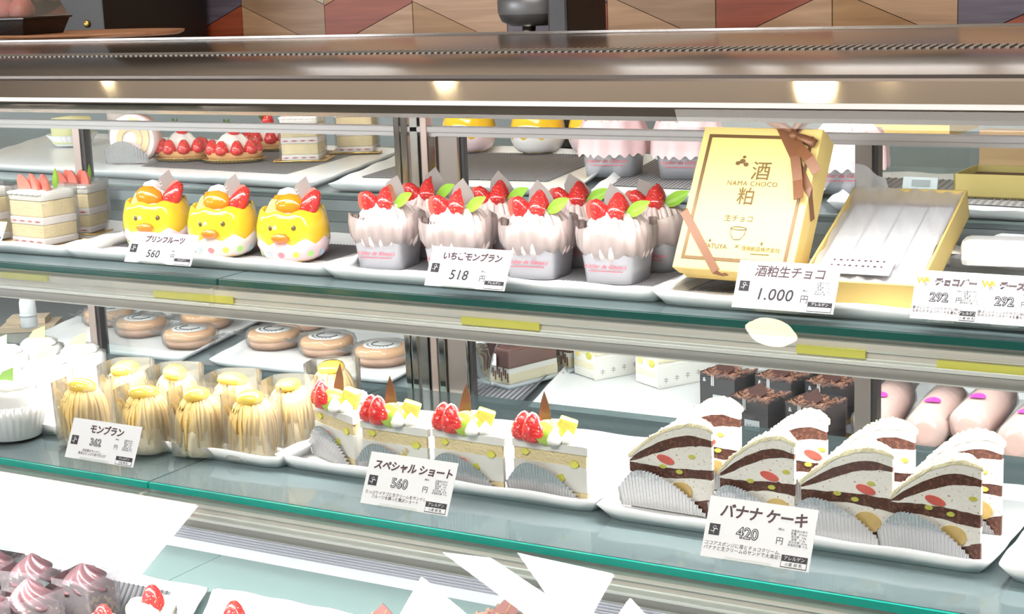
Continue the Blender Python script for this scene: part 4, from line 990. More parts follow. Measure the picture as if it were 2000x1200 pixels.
def banana_slice(label, loc, rz, v=0, group=None, L=.076):
    t = thing('banana_cake', label, 'cake', loc, rz, group)
    Wd_ = .054
    top = lambda u: .044+.038*math.sin(min(1, .03+u*1.20)*PI/2)**.9-.004*(max(0, u-.8)/.2)**2
    ub = lambda u: .0405+(.0215+.002*math.sin(v))*math.sin(min(1, u*1.1)*PI/2)**1.2
    ut = lambda u: .0425+(.0285)*math.sin(min(1, u*1.2)*PI/2)**.95-.003*max(0, u-.8)/.2
    c_ = lambda a: (lambda u: a)
    bt = lambda u: .010+.006*max(0, u-.7)/.3
    lb_ = lambda u: .031-.002*math.sin(u*5+v)
    lt = lambda u: .0405-.0015*math.sin(u*4+v)
    wedge(t, 'chocolate_base', chocsponge, L, Wd_, c_(0), bt, rough=.0006, seed=v)
    bl = wedge(t, 'cream_layer', bancream, L, Wd_, bt, lb_, rough=.0004, seed=v+1)
    wedge(t, 'chocolate_layer', chocsponge, L, Wd_, lb_, lt, 22, rough=.0009, seed=v+2, inset=.0004)
    ml = wedge(t, 'cream_layer', bancream, L, Wd_, lt, ub, rough=.0004, seed=v+3)
    wedge(t, 'chocolate_layer', chocsponge, L, Wd_, ub, ut, 22, rough=.0009, seed=v+4, inset=.0004)
    wedge(t, 'cream_cover', bancream, L, Wd_, ut, lambda u: top(u)-.003, rough=.0003, seed=v+5)
    wedge(t, 'crumb_crust', topcream, L+.001, Wd_+.003, lambda u: top(u)-.0034, top, 22, rough=.0007, seed=v+6, inset=-.0006)
    rr = random.Random(v*3+1)
    for x in (.020+.006*(v % 2), .050+.004*(v % 3)): disc(bl, 'banana_slice', banana, x, .0195, .0115, .0085, rot=rr.uniform(-.2, .2))
    disc(ml, 'strawberry_piece', mat('strawberry piece', (.72, .12, .09), .4, coat=.4, var=.3, vscale=100), .036+.01*(v % 3), .0465, .0085, .0035, rot=-.25)
    for x, z in ((.030, .040), (.052, .037), (.012, .028), (.062, .052)): disc(t, 'kiwi_bit', kiwibit, x+rr.uniform(-.006, .006), z, .0035, .002, y=-.0001, n=7)
    mb = MB()
    for i in range(130):
        u = rr.random(); w_ = (Wd_*(1-u)+.004)*rr.random(); x = u*L; mb.box((x, w_, top(u)+.0004), (rr.uniform(.0008, .002),)*3, (rr.random()*3, rr.random()*3, rr.random()*3))
    o = mb.build('cream_crumbs', topcream, t); o['kind'] = 'stuff'
    MB().add([(-.001, -.0011, .001), (L+.001, -.0011, .001), (L+.001, -.0011, top(1)), (L*.7, -.0011, top(.75)), (L*.3, -.0011, top(.3)), (-.001, -.0011, top(0))], [(0, 1, 2, 3, 4, 5)]).build('film_wrap', fold, t)
    foil_fan(t, L*.92, (lambda u: .0005+.035*(math.sin(min(1, .30+u/.28*.70)*PI/2) if u < .28 else math.cos((u-.28)/.72*PI/2)**.85)), 26, lean=.14, x0=-.007)
    return t
g = 'chocolate banana cake slices'
bp_ = []
for i, (px, py, lb) in enumerate([(1392, 1012, 'banana cake slice with a red berry in its cream, leftmost of the front row'), (1552, 1042, 'banana cake slice standing behind the 420 price card'), (1742, 1072, 'banana cake slice just right of the 420 price card'), (1914, 1102, 'banana cake slice nearest the camera, at the right end of the tray')]):
    P = at(px, py, z=LZ+.0045); rz = -.03; L = (.080, .068, .078, .072)[i]; q = (P.x-L, P.y+L*.03, LZ+.0045); bp_.append(q); banana_slice(lb, q, rz, i, g, L)
for i, lb in enumerate(['leftmost banana cake slice of the back row', 'second banana cake slice of the back row, in front of the chocolate cubes', 'third banana cake slice of the back row', 'rightmost banana cake slice of the back row']):
    q = bp_[i]; banana_slice(lb, (q[0]-.003+(.004 if i == 1 else 0), q[1]+.072, q[2]), -.02, i+4, g, (.078, .068, .076, .072)[i])

# ------------------------------------------------------------------ rear part, upper level
def rtray(label, pts, z, **k): 
    return wavy_tray('cake_tray', label, [at(px, py, z=z+.010) for px, py in pts], h=.010, **k)
rtray('white rear tray under the tarts, upper level left', [(-80, 318), (612, 358), (790, 292), (110, 258)], RU, wave=.0006)
rtray('white-edged rear tray behind the pink cakes, left of the glass corner', [(640, 360), (1120, 370), (1232, 298), (830, 280)], RU)
rtray('rear tray in the shadow behind the upright gold box', [(1150, 374), (1585, 393), (1668, 330), (1250, 300)], RU)
rtray('white-edged rear tray under the empty gold box, upper right', [(1608, 396), (2075, 420), (2150, 350), (1696, 335)], RU)
def rmat(label, pts, z, **k):
    P = [at(px, py, z=z) for px, py in pts]; t = mat_sheet(label, [tuple(p) for p in P], z, **k); return t
rmat('grey ribbed mat under the strawberry tarts', [(276, 325), (560, 340), (700, 300), (440, 286)], RU+.004, rib=.006)
rmat('grey mat in the rear tray behind the front pink cakes', [(706, 346), (1070, 354), (1150, 312), (860, 298)], RU+.0045, rib=.005)
rmat('grey mat in the rear tray behind the gold box', [(1186, 362), (1552, 380), (1630, 338), (1278, 312)], RU+.0045, rib=.005)
rmat('striped grey mat under the empty gold box', [(1632, 384), (2050, 408), (2120, 356), (1702, 342)], RU+.0045, rib=.008, color=mat('mat stripe', (.20, .19, .20), .6))
ZR = RU+.0055
def rp(px, py, z=ZR): p = at(px, py, z=z); return (p.x, p.y, z)
# pale green cake in a pleated paper cup
t = thing('green_cake', 'pale green-yellow cake in a white pleated paper cup, rear upper left', 'cake', rp(143, 283), .1)
foil_cup(t, .028, .040, .018, 26, mat('white pleated paper', (.85, .86, .90), .5))
MB().lathe([(.032, .004), (.033, .03), (.031, .044), (.001, .047)], 32).build('cake_body', mat('pistachio cream', (.80, .80, .45), .5), t)
# roll cake
t = thing('roll_cake', 'pink-creamed roll cake slice in a silver foil liner, left of the tarts', 'cake', rp(262, 318), .25)
MB().lathe([(.034, -.014), (.035, .014)], 36).build('pink_cover', pinkcream, t, (0, .012, .034), (PI/2, 0, 0))
mb = MB()
pts = [(.0085+.0205*k/60) for k in range(61)]
def spir(r0_, r1_, y, nm, m_):
    vs = []; N = 60
    for k in range(N+1):
        a = k/N*2*PI*1.35-.6; b = r0_+(r1_-r0_)*k/N
        vs += [(b*math.cos(a), y, .034+b*math.sin(a)), ((b+.0085)*math.cos(a), y, .034+(b+.0085)*math.sin(a)), ((b+.0085)*math.cos(a), y+.004, .034+(b+.0085)*math.sin(a)), (b*math.cos(a), y+.004, .034+b*math.sin(a))]
    MB().add(vs, [(4*k+q, 4*k+(q+1) % 4, 4*k+4+(q+1) % 4, 4*k+4+q) for k in range(N) for q in range(4)]+[(0, 1, 2, 3)]).build(nm, m_, t)
spir(.008, .023, -.004, 'sponge_spiral', mat('roll sponge', (.86, .66, .40), .8, bump=.5, bscale=500))
foil_fan(t, .062, lambda u: .006+.026*math.sin(PI*min(1, .15+u*.8)), 16, x0=-.004, y0=-.008, lean=.2).location = (-.034, 0, 0)
# pink dahlia-like cake glimpsed over the rail
t = thing('pink_cake', 'magenta-pink topped cake glimpsed through the upper pane at left', 'cake', rp(245, 272), 0)
MB().lathe([(.026, 0), (.027, .05), (.001, .052)], 30).build('cake_body', cream, t)
MB().lathe([(.03, .05), (.036, .058), (.028, .068), (.012, .074), (.001, .075)], 40, fr=lambda a, k, z: 1+.12*math.cos(9*a+k)).build('pink_topping', mat('magenta cream', (.85, .28, .42), .4), t)
# tarts
crust = mat('tart crust', (.66, .33, .13), .6, bump=.4, bscale=300, var=.15, vscale=60)
def tart(label, loc, rz, group):
    t = thing('strawberry_tart', label, 'tart', loc, rz, group)
    MB().lathe([(.034, 0), (.041, .005), (.0405, .0055), (.033, .001)], 48, sx=1.15, sy=.75, fr=lambda a, k, z: 1+.012*math.cos(24*a)*(k in (1, 2))).build('gold_boat', goldfoil, t)
    MB().lathe([(.031, .0015), (.036, .014), (.033, .0145), (.030, .010), (.001, .010)], 40, sx=1.15, sy=.75).build('tart_shell', crust, t)
    MB().lathe([(.029, .010), (.024, .020), (.020, .028), (.013, .037), (.005, .042), (.001, .043)], 40, sx=1.15, sy=.75, fr=lambda a, k, z: 1+.10*math.cos(6*a+k*.5)).build('whipped_cream', cream, t)
    for k in range(9):
        a = 2*PI*k/9+.2; strawberry(t, (.030*math.cos(a)*1.08, .030*math.sin(a)*.74, .010), (0, 0, a), .021, .0100)
    strawberry(t, (.002, -.002, .038), (.2, .2, 0), .018, .0095)
    mb = MB()
    for k in range(5): mb.add_raw(leaf_mb(.012, .006).xf((0, 0, .001), (0, -.5, k*1.26)))
    mb.build('berry_leaves', mat('dark leaf', (.08, .17, .04), .5), t, (-.006, -.006, .044))
    return t
t0 = tart('strawberry tart in a gold boat, left one of the front pair', rp(358, 312), .30, 'oval strawberry tarts')
dup(t0, rp(458, 315), .38, 'strawberry tart in a gold boat, right one of the front pair')
dup(t0, rp(524, 292), .35, 'strawberry tart half hidden behind the other two')
plain = tall_cake('film-wrapped strawberry sandwich cake on a gold board, behind the tarts row', rp(594, 312), .42, .054, .046, 5, 'sandwich cakes at the rear')
dup(plain, rp(700, 296), .42, 'film-wrapped sandwich cake on a gold board beside the chrome pillar')
# puddings and pink cakes seen from behind
g = 'yellow puddings seen from behind'
for px, py, m_, lb in ((918, 296, pinkp, 'pudding cup with pink zigzag shell seen from behind, next to the pillar'), (1052, 298, whitep, 'pudding cup with white zigzag shell seen from behind, rear upper level'), (1166, 300, pinkp, 'pudding cup with pink shell seen from behind, beside the pink frilled cakes')):
    t = chick(lb, rp(px, py), .3, m_, face=False, top=False, group=g)
g = 'pink frilled cakes seen from behind'
for px, py, lb in ((1200, 340, 'pink frilled cake seen from behind above the dark tray, left one'), (1345, 344, 'pink frilled cake seen from behind, left of the upright gold box'), (1655, 372, 'pink frilled cake seen from behind, right of the upright gold box')):
    t = pink_cake(lb, rp(px, py), .2, group=g, v=px*.01, bare=True); t.scale = (1.2,)*3
    n = 72
    MB().rings([[(r*(1+.05*math.cos(9*a+r*90))*math.cos(a), r*(1+.05*math.cos(9*a+r*90))*math.sin(a), z+.0018*math.cos(22*a)*(k == 0)) for a in [2*PI*i/144 for i in range(144)]] for k, (r, z) in enumerate([(.037, .022), (.036, .040), (.030, .056)])], (False, False)).build('paper_frill', mat('pink frill paper', (.82, .58, .60), .6), t)
# empty gold box with lid at the right, and an acrylic holder with a label
t = thing('gift_box', 'empty gold box with its lid propped open, rear upper right', 'box', rp(1862, 386), -.02)
w_, d_, h_ = .13, .08, .025
MB().span((0, 0, 0), (w_, d_, .002)).build('box_floor', darkm, t)
for a, b in (((0, 0, 0), (w_, .002, h_)), ((0, d_-.002, 0), (w_, d_, h_)), ((0, 0, 0), (.002, d_, h_)), ((w_-.002, 0, 0), (w_, d_, h_))): span('box_side', mat('olive gold card', (.42, .33, .12), .4, .3), t, a, b)
span('chocolate_bed', chocm, t, (.004, .004, .012), (w_-.004, d_-.004, .018))
span('box_lid', mat('bronze card', (.44, .29, .15), .45, .2), t, (.002, d_+.002, .020), (w_, d_+.022, .062), .0006)
t = thing('box_lid', 'flat gold-rimmed box lid lying high at the rear upper right', 'box', rp(1660, 316), 0)
p0 = at(1655, 262, y=.62); p1 = at(1852, 265, y=.62); t.location = (p0.x, .62, p0.z-.002)
span('lid_panel', mat('lid brown', (.42, .24, .14), .4, .2), t, (0, 0, 0), ((p1-p0).x, .12, .004)); mb = MB()
lx = (p1-p0).x
for a, b in (((0, -.002, 0), (lx, 0, .014)), ((-.002, -.002, 0), (0, .12, .014)), ((lx, -.002, 0), (lx+.002, .12, .014))): mb.span(a, b)
mb.build('lid_rim', goldbox, t)
box('support', acr, t, (lx/2, .06, (RU-t.location.z)/2-.001), (lx*.9, .10, -(RU-t.location.z)-.004))
t = thing('label_holder', 'upright clear acrylic holder with a small white label, rear right', 'stand', rp(1745, 378), -.03)
box('clear_panel', acr, t, (.040, 0, .033), (.084, .002, .064)); box('foot', acr, t, (.040, .012, .001), (.084, .03, .002)); box('white_label', mat('label blue white', (.72, .76, .82), .5), t, (.026, .010, .0105), (.038, .002, .013), (-.3, 0, 0)); box('label_print', mat('label grey print', (.40, .42, .46), .5), t, (.027, .0086, .011), (.020, .0006, .007), (-.3, 0, 0))

# ------------------------------------------------------------------ rear part, lower level
rtray('white rear tray under the left group of wrapped buns', [(40, 668), (356, 700), (520, 618), (215, 588)], RL, wave=.0004)
rtray('white rear tray under the right group of wrapped buns', [(402, 704), (768, 742), (930, 650), (560, 622)], RL, wave=.0004)
rtray('white rear tray with the paper-wrapped cream sandwiches', [(1010, 820), (1372, 858), (1520, 712), (1130, 684)], RL, wave=.0005)
rtray('dark rear tray with the clear cake case', [(800, 800), (985, 822), (1112, 690), (950, 680)], RL, m=mat('charcoal tray', (.13, .13, .15), .5))
rtray('rear tray under the chocolate cubes', [(1395, 885), (1665, 912), (1775, 748), (1540, 722)], RL, m=mat('charcoal tray', (.13, .13, .15), .5))
rtray('white rear tray under the pink wrapped rolls', [(1690, 902), (2200, 960), (2270, 800), (1800, 742)], RL, wave=.0005)
rmat('dark ribbed mat beside the clear cake case', [(822, 792), (975, 812), (1095, 698), (960, 688)], RL+.0045, rib=.007, color=mat('mat dark rib', (.10, .10, .12), .5))
ZL = RL+.0045
# wrapped buns
bunm = mat('baked bun', (.60, .31, .13), .55, bump=.15, bscale=80, var=.12, vscale=30)
bunlow = mat('bun underside', (.62, .36, .24), .6, var=.08)
labelw = mat('round label', (.88, .88, .88), .4)
def bun(label, loc, rz, group):
    t = thing('wrapped_bun', label, 'bun', loc, rz, group)
    MB().lathe([(.031, 0), (.0350, .003), (.0360, .008), (.0355, .0125)], 40).build('lower_half', bunlow, t)
    MB().lathe([(.0350, .0120), (.0375, .0135), (.0380, .0185), (.0355, .0225), (.029, .0245), (.001, .0252)], 40).build('upper_half', bunm, t)
    lb = MB().lathe([(.0250, .0250), (.0250, .0257), (.001, .0260)], 32, sx=1.08, sy=1).build('round_label', labelw, t)
    mb = MB(); mb.tube([(.0140*math.cos(a)*1.1, .0140*math.sin(a)+.001, .0262) for a in [PI*.80+k*PI*1.35/18 for k in range(19)]], .0011, 5); mb.build('label_ring', ink, lb)
    mb = MB()
    for k in range(9):
        a = PI*(1.12+.085*k); mb.box((.0192*math.cos(a)*1.08, .0192*math.sin(a), .0262), (.0028, .0026, .0003), (0, 0, a+PI/2))
    mb.build('label_marks', ink, lb)
    rr = random.Random(len(label))
    def wr(a, k, z): return 1+.035*math.sin(7*a+k)+.02*math.sin(17*a+2*k)
    MB().lathe([(.036, .0005), (.041, .006), (.0420, .018), (.038, .0265), (.026, .0285), (.001, .0290)], 60, fr=wr).build('cellophane_bag', crinkle, t)
    for s in (-1, 1): MB().grid(8, 14, lambda u, v: (s*(.037+.020*u), (v-.5)*(.040+.02*u), .014+.004*math.sin(v*26)*u+.004*u)).build('bag_end', crinkle, t)
    return t
g = 'cellophane-wrapped round buns'
b0 = bun('wrapped bun with full round label, left group, left of the foremost one', rp(278, 652, ZL), -.2, g)
for px, py, rz, lb in ((372, 674, -.1, 'wrapped bun with a round label, foremost of the left group'), (215, 632, .2, 'wrapped bun partly hidden behind the thin left door post'), (404, 638, .4, 'wrapped bun at the back right of the left group, no label seen'), (536, 676, -.15, 'wrapped bun at the left end of the right group'), (640, 690, -.1, 'wrapped bun in the middle of the right group'), (748, 708, 0, 'wrapped bun at the right end, beside the chrome pillar'), (590, 640, .3, 'wrapped bun at the very back of the right group')):
    dup(b0, rp(px, py, ZL), rz, lb)
# clear case with chocolate cream cake
def choc_case(label, loc, rz, group):
    t = thing('cake_case', label, 'cake', loc, rz, group)
    MB().box((0, 0, .003), (.062, .10, .005)).build('case_base', mat('case base clear grey', (.45, .50, .54), .15, coat=.5), t, bevel=.002)
    MB().box((0, 0, .012), (.050, .085, .013)).build('sponge_layer', spongep, t); MB().box((0, 0, .022), (.049, .084, .007)).build('cream_layer', cream, t)
    MB().box((0, 0, .038), (.050, .085, .025)).build('chocolate_glaze', mat('chocolate glaze', (.20, .10, .09), .2, coat=.6, var=.2), t, bevel=.003)
    mb = MB()
    for i in range(12): mb.box((-.022+i*.004, -.0428, .022-.004*(i % 3)), (.002, .001, .012))
    mb.build('glaze_drips', mat('chocolate glaze', (0, 0, 0)), t)
    MB().box((0, 0, .032), (.056, .092, .052)).build('case_lid', clear, t, bevel=.002)
    box('price_label', labelw, t, (-.008, -.0466, .036), (.026, .0006, .016)); text('チョコ生', .0048, ink, t, (-.008, -.0471, .034), (PI/2, 0, 0), 'label_lettering')
    return t
cc = choc_case('clear case of chocolate-glazed layer cake with white label, front one', rp(1018, 742, ZL), -.30, 'clear cake cases at the rear')
dup(cc, (cc.location.x+.028, cc.location.y+.108, ZL), -.30, 'clear case of chocolate-glazed layer cake, second behind the first')
dup(cc, (cc.location.x-.10, cc.location.y+.13, ZL), -.30, 'clear cake case half hidden behind the pillar edge')
mb = MB()
t = thing('acrylic_cover', 'bent clear acrylic cover standing left of the clear cake case', 'cover', rp(900, 772, ZL), -.3)
MB().grid(12, 2, lambda u, v: (.050*u**2*1.0, .05*v, .075*math.sin(u*PI/2))).build('bent_sheet', film('acrylic sheet', (.9, .93, .95), gloss=.8, boost=1.2, milk=.08), t)
mb = MB()
for yy in (0, .05): mb.tube([(.050*u**2, yy, .075*math.sin(u*PI/2)) for u in [k/12 for k in range(13)]], .0011, 5)
mb.build('sheet_edge', mat('bright edge', (.8, .82, .84), .2, .4), t)
# cream sandwiches in printed paper
paper = mat('printed paper band', (.90, .88, .84), .5)
def sandwich(label, loc, rz, group):
    t = thing('cream_sandwich', label, 'cake', loc, rz, group)
    z = 0
    for k, (h, m_) in enumerate([(.012, cream), (.008, spongep), (.011, cream), (.008, spongep), (.006, cream)]):
        MB().box((0, 0, z+h/2), (.050, .088, h)).build('cream_layer' if k % 2 == 0 else 'sponge_layer', m_, t, bevel=.001); z += h
    for k, x in enumerate((-.014, .012)): disc(t, 'fruit_piece', kiwibit if k else mat('yellow peach bit', (.90, .74, .30), .4), x, .030, .006, .005, y=-.0445)
    bd = MB().box((.0262, 0, .013), (.0008, .092, .027)).build('paper_band', paper, t)
    for i in range(5): text('キ', .009, mat('band print', (.30, .27, .25), .6), t, (.0269, -.034+i*.017, .006+.001*i), (PI/2, .3, PI/2), 'band_lettering')
    return t
s0 = sandwich('white cream sandwich in a printed paper band, left of the two at the rear', rp(1196, 726, ZL), -.50, 'cream sandwiches in printed paper')
dup(s0, rp(1318, 742, ZL), -.50, 'white cream sandwich in a printed paper band, right of the two at the rear')
# chocolate cubes
shav = mat('chocolate shavings', (.26, .125, .085), .6, bump=.5, bscale=400, var=.2, vscale=200)
darkfilm = film('smoky cube film', (.95, .95, .98), gloss=.35, boost=1.0, milk=.10, milkcol=(.5, .5, .55))
def cube(label, loc, rz, group):
    t = thing('chocolate_cube_cake', label, 'cake', loc, rz, group)
    MB().box((0, 0, .001), (.062, .062, .0015)).build('gold_board', goldfoil, t)
    MB().box((0, 0, .0205), (.048, .048, .038)).build('cake_body', mat('ganache side', (.045, .028, .028), .5), t, bevel=.001)
    mb = MB(); rr = random.Random(5)
    for i in range(150):
        mb.box((rr.uniform(-.024, .024), rr.uniform(-.024, .024), .040+rr.uniform(0, .004)), (rr.uniform(.004, .010), rr.uniform(.002, .004), .0014), (rr.uniform(-.5, .5), rr.uniform(-.5, .5), rr.uniform(0, 3.1)))
    o = mb.build('chocolate_shavings', shav, t); o['kind'] = 'stuff'
    MB().box((0, 0, 0), (.019, .0012, .019), (0, PI/4, 0)).build('chocolate_square', chocm, t, (.001, -.008, .0480), (-.75, 0, -.1))
    MB().rings([[(x, y, z) for x, y in ((-.0248, -.0248), (.0248, -.0248), (.0252, .0248), (-.0252, .0248))] for z in (.002, .045)], (False, False), True, False).build('film_wrap', darkfilm, t)
    box('price_label', mat('grey label', (.46, .47, .50), .5), t, (.004, -.0254, .0130), (.020, .0004, .012)); text('生チョコ', .004, ink, t, (.004, -.0258, .0110), (PI/2, 0, 0), 'label_lettering')
    for i in range(3): box('film_stripe', cardwhite, t, (-.008+i*.0016, -.0254, .036), (.0007, .0003, .013))
    text('&', .007, cardwhite, t, (-.018, -.0256, .034), (PI/2, 0, 0), 'film_lettering')
    return t
g = 'chocolate cube cakes with a dark square'
k0 = cube('chocolate cube cake with a diamond chocolate plate, standing apart at the left', rp(1424, 793, ZL), -.18, g)
for px, py, lb in ((1487, 842, 'chocolate cube cake in the front row behind the second banana slice'), (1594, 856, 'chocolate cube cake in the front row, right one with gold board corner'), (1532, 800, 'chocolate cube cake in the second row, middle'), (1630, 812, 'chocolate cube cake in the second row, beside the door post'), (1572, 764, 'chocolate cube cake almost hidden in the third row'), (1664, 774, 'chocolate cube cake in the third row, cut by the upper rail')):
    dup(k0, rp(px, py, ZL), -.18, lb)
# pink wrapped rolls
pinkroll = mat('pink crepe roll', (.93, .62, .55), .5, bump=.1, var=.06, vscale=30)
magenta = mat('magenta sticker', (.80, .10, .55), .35)
def roll(label, a, b, r, group, zc=.0):
    A = at(*a, z=ZL+r+zc); B = at(*b, z=ZL+r+zc); d = B-A; d.z = 0; L = .135
    t = thing('wrapped_roll', label, 'sweet', (A.x, A.y, ZL+zc), math.atan2(d.y, d.x)-PI/2, group)
    MB().lathe([(.001, .001), (r*.55, .0), (r*.92, .003), (r, .010), (r*1.02, L*.6), (r*.95, L), (.001, L+.002)], 28, fr=lambda a_, k, z: 1+.015*math.sin(5*a_+k)).build('roll_body', pinkroll, t, (0, 0, r), (-PI/2, 0, 0))
    mb = MB(); mb.add([(.0092*math.cos(k*.4)+.0, .040+.011*math.sin(k*.4), 2*r+.0026-(.0092*math.cos(k*.4))**2/(2*r)) for k in range(16)]+[(0, .040, 2*r+.0028)], [(k, (k+1) % 16, 16) for k in range(16)]); mb.build('round_sticker', magenta, t)
    MB().lathe([(r*.5, -.010), (r*1.06, .002), (r*1.06, L*.5), (r*1.03, L), (r*.6, L+.012)], 28, fr=lambda a_, k, z: 1+.03*math.sin(9*a_+k*2), caps=(False, False)).build('cellophane_bag', crinkle, t, (0, 0, r), (-PI/2, 0, 0))
    return t
g = 'pink rolls in cellophane'
for a, b, lb, zc in (((1702, 830), (1778, 742), 'pink wrapped roll right behind the brown door post', 0), ((1806, 842), (1884, 745), 'pink wrapped roll with magenta sticker, second from the post', 0), ((1890, 834), (1985, 742), 'pink wrapped roll pointing at the third banana slice of the back row', .006),
        ((1985, 866), (2095, 752), 'pink wrapped roll at the right edge, nearest the camera', .0)):
    roll(lb, a, b, .0225, g, zc)
# dark end of the rear level: bottle on wooden blocks
t = thing('bottle', 'small white bottle on pale wooden blocks in the dark left corner', 'bottle', rp(58, 640, RL+.020), 0)
MB().lathe([(.010, 0), (.013, .003), (.0125, .040), (.009, .052), (.0085, .075), (.001, .076)], 24).build('bottle_body', mat('grey white plastic', (.62, .62, .63), .4), t)
MB().lathe([(.0135, .018), (.0135, .022)], 24).build('bottle_seam', mat('seam grey', (.42, .42, .44), .4), t)
t = thing('wooden_block', 'stack of thin pale wooden boards under the white bottle', 'board', rp(58, 640, RL+.0005), .6)
MB().box((0, 0, .014), (.06, .045, .009)).build('upper_board', mat('pale pine', (.42, .33, .24), .7), t); MB().box((.004, -.004, .0045), (.085, .07, .009)).build('lower_board', mat('pale pine', (.42, .33, .24), .7), t)

# ------------------------------------------------------------------ bottom deck
dz = DZ
def dtray(label, pts, **k): return wavy_tray('cake_tray', label, [at(px, py, z=DZ+.014) for px, py in pts], **k)
dtray('white wavy tray on the bottom deck under the chocolate cream cups', [(-140, 1240), (300, 1330), (408, 1150), (-20, 1066)])
dtray('white wavy tray on the bottom deck under the cut-off strawberry cake', [(345, 1336), (660, 1400), (760, 1212), (418, 1146)])
P = [at(px, py, z=DZ+.004) for px, py in ((-90, 1232), (290, 1300), (382, 1152), (0, 1086))]
mat_sheet('dark ribbed mat beside the chocolate cream cups on the bottom deck', [tuple(p) for p in P], DZ+.004, rib=.007)
mousse = mat('chocolate cream', (.15, .075, .085), .3, coat=.5, var=.12, vscale=50)
cupfilm = film('clear cup', (.96, .94, .96), gloss=.3, boost=.9, milk=.22, milkcol=(.62, .56, .60))
def choc_cup(label, loc, rz, group):
    t = thing('chocolate_cream_cup', label, 'dessert cup', loc, rz, group)
    MB().box((0, 0, .022), (.046, .046, .043)).build('sponge_filling', speck('chocolate filling', (.16, .09, .08), (.55, .42, .22), 160, .55, bump=.5), t, bevel=.004)
    swirl_mb(.027, .032).build('cream_swirl', mousse, t, (0, 0, .040))
    MB().rings([[(s_*x, s_*y, z) for x, y in ((-.026, -.026), (.026, -.026), (.026, .026), (-.026, .026))] for s_, z in ((.94, 0), (1, .025), (1.03, .058))], (True, False), True, False).build('clear_cup', cupfilm, t)
    disc(t, 'filling_piece', mat('walnut piece', (.60, .45, .20), .6), .008, .020, .007, .006, y=-.0238)
    return t
def bt(px, py, h): p = at(px, py, z=DZ+.0055+h); return (p.x, p.y, DZ+.0055)
g = 'chocolate cream cups on the bottom deck'
m0 = choc_cup('chocolate cream cup with a tall peak, left one of the two at the back', bt(62, 1090, .066), .2, g)
for px, py, lb in ((165, 1106, 'chocolate cream cup with a swirled peak, nearest the strawberry cakes'), (55, 1140, 'chocolate cream cup in the second row of the bottom deck'), (-18, 1078, 'chocolate cream cup cut by the left edge, back row'), (-34, 1156, 'chocolate cream cup cut by the lower left corner')):
    dup(m0, bt(px, py, .066), R.uniform(-.3, .5), lb)
def berry_cake(label, loc, rz, group):
    t = thing('cream_berry_cake', label, 'cake', loc, rz, group)
    MB().lathe([(.026, 0), (.0265, .042), (.024, .046), (.001, .047)], 36).build('cake_body', cream, t)
    for x, y in ((-.012, -.006), (.006, -.013), (.010, .010), (-.006, .013)):
        MB().lathe([(.006, .040), (.0135, .046), (.0135, .054), (.008, .061), (.001, .063)], 20).build('cream_ball', mat('ivory cream', (.92, .88, .74), .4), t, (x, y, 0))
    strawberry(t, (.006, -.002, .050), (.1, .1, 0), .030, .0128)
    MB().lathe([(.0275, .001), (.0275, .052)], 36, caps=(False, False)).build('clear_collar', clear, t)
    return t
g = 'white cream cakes with one whole strawberry'
n0 = berry_cake('white cream cake with one whole strawberry, beside the dark mat on the bottom deck', bt(290, 1140, .079), 0, g)
dup(n0, bt(188, 1180, .079), .4, 'white cream strawberry cake in front of the chocolate cups, cut by the bottom edge'); dup(n0, bt(446, 1172, .079), .2, 'white cream strawberry cake standing alone on the empty white tray')
def shav_cake(label, loc, rz, group):
    t = thing('shaved_chocolate_cake', label, 'cake', loc, rz, group)
    MB().lathe([(.026, 0), (.027, .040), (.001, .042)], 30).build('cake_body', mat('pinkish cocoa cream', (.55, .33, .27), .6), t)
    mb = MB(); rr = random.Random(8)
    for i in range(110):
        a = rr.random()*6.28; r = .026*math.sqrt(rr.random()); mb.box((r*math.cos(a), r*math.sin(a), .043+rr.uniform(0, .009)), (rr.uniform(.008, .016), .003, .0012), (rr.uniform(-.6, .6), rr.uniform(-.6, .6), rr.uniform(0, 3.1)))
    o = mb.build('chocolate_shavings', mat('milk shavings', (.50, .27, .20), .5), t); o['kind'] = 'stuff'
    pl = MB().box((0, 0, .012), (.018, .0012, .024)).build('chocolate_plate', mat('plate chocolate', (.27, .13, .12), .3), t, (0, -.004, .048), (-.2, .75, .1))
    mb = MB(); mb.tube([(-.006, -.0009, .004), (.002, -.0009, .012), (-.001, -.0009, .022)], .0004, 4); mb.tube([(.006, -.0009, .003), (.002, -.0009, .012)], .0004, 4); mb.build('gold_line', goldbox, pl)
    return t
q0 = shav_cake('shaved chocolate cake with a dark plate, leftmost at the bottom edge', bt(732, 1176, .072), 0, 'shaved chocolate cakes at the bottom edge')
dup(q0, bt(972, 1166, .072), .2, 'shaved chocolate cake with the largest patterned plate, middle of the bottom edge'); dup(q0, bt(1090, 1190, .072), .3, 'shaved chocolate cake whose plate tip just shows, rightmost at the bottom edge')

# ------------------------------------------------------------------ on top of the case
hz = .2235
yb = .40
A = at(-60, 88, y=yb); B = at(238, 78, y=yb)
t = thing('wooden_tray', 'round-edged wooden tray on top of the case at the far left', 'tray', (B.x-.16, yb+.10, hz))
MB().lathe([(.150, 0), (.158, .003), (.160, .0065), (.154, .0055), (.001, .004)], 60, sx=1.0, sy=.62).build('tray_body', wood('reddish wood', (.26, .10, .04), (.40, .18, .08), 0), t)
t = thing('sweets_package', 'black takeaway tray with clear lid and pink sweets, top left corner', 'package', (at(30, 80, y=yb+.06).x-.03, yb+.09, hz+.0042))
MB().rings([[(s_*x, s_*y, z) for x, y in ((-.065, -.045), (.065, -.045), (.065, .045), (-.065, .045))] for s_, z in ((.86, 0), (1, .022), (1.06, .0235), (1.06, .0255))], (True, False), True, False).build('black_base', mat('glossy black plastic', (.015, .012, .012), .2), t)
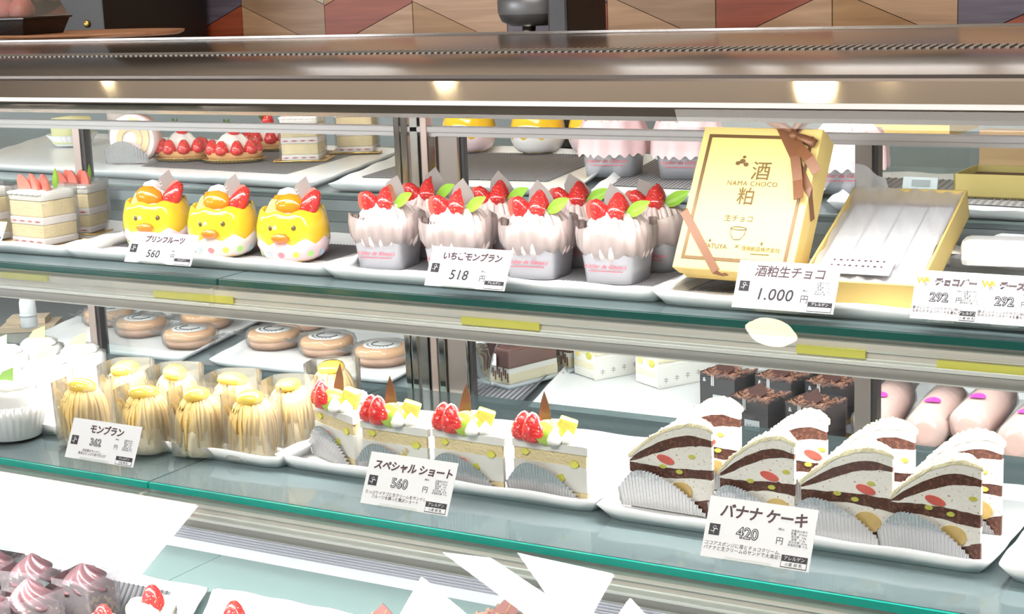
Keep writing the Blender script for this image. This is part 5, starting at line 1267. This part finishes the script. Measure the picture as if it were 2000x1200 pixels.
MB().rings([[(s_*x, s_*y, z) for x, y in ((-.065, -.045), (.065, -.045), (.065, .045), (-.065, .045))] for s_, z in ((1.05, .026), (.98, .028), (.78, .060))], (False, True), True, False).build('clear_lid', film('lid clear', (.97, .9, .88), gloss=.6, boost=1.4), t)
for x in (-.035, -.002, .031): MB().lathe([(.001, .024), (.016, .026), (.019, .036), (.012, .050), (.001, .054)], 20, fr=lambda a, k, z: 1+.05*math.cos(5*a)).build('pink_sweet', mat('pink sweet', (.62, .20, .16), .4, bump=.3, bscale=200), t, (x, -.012, 0))
t = thing('black_cabinet', 'black cabinet standing against the plank wall at the far left', 'cabinet', (at(100, 60, y=1.1).x, 1.15, .04))
xr = at(203, 40, y=1.0).x; MB().span((-1.0, -.15, 0), (xr-t.location.x, .13, .55)).build('cabinet_body', mat('black lacquer', (.012, .010, .010), .4), t, bevel=.004)
k_ = at(167, 47, y=.995); MB().lathe([(.006, -.003), (.007, 0), (.004, .003), (.001, .004)], 14).build('brass_knob', mat('brass', (.75, .52, .15), .3, .9), t, (k_.x-t.location.x, -.153, k_.z-t.location.z), (PI/2, 0, 0))
# black espresso grinder / coffee machine head
P0 = at(1040, 66, y=.80); t = thing('coffee_machine', 'black coffee machine head with steel collar behind the case', 'coffee machine', (P0.x, .84, .04))
g0 = P0.z-.04
def X_(px): return at(px, 40, y=.80).x-P0.x
MB().rings([[((X_(960)+X_(1062))/2+rx*math.cos(a), rx*.8*math.sin(a), z) for a in [2*PI*i/40 for i in range(40)]] for rx, z in ((.030, g0+.010), (.045, g0+.017), (.049, g0+.026), (.0495, g0+.047), (.052, g0+.050), (.054, g0+.12))], (True, True)).build('brew_head', mat('matt black plastic', (.03, .03, .032), .35), t)
MB().rings([[((X_(960)+X_(1062))/2+rx*math.cos(a), rx*.8*math.sin(a), z) for a in [2*PI*i/40 for i in range(40)]] for rx, z in ((.0485, g0+.026), (.0505, g0+.030), (.0510, g0+.046), (.0500, g0+.048))], (False, False)).build('steel_band', mat('grey band', (.14, .14, .145), .35, .4), t)
MB().lathe([(.010, g0-.02), (.010, g0+.011)], 20).build('spout', chrome, t, (X_(1012), -.01, 0))
MB().span((X_(1062), -.03, -.0), (X_(1101), .09, g0+.14)).build('machine_body', mat('black lacquer', (.012, .010, .010), .4), t, bevel=.004)
MB().span((X_(975), .03, 0), (X_(1101), .09, g0-.006)).build('machine_base', mat('black lacquer', (.012, .010, .010), .4), t, bevel=.003)
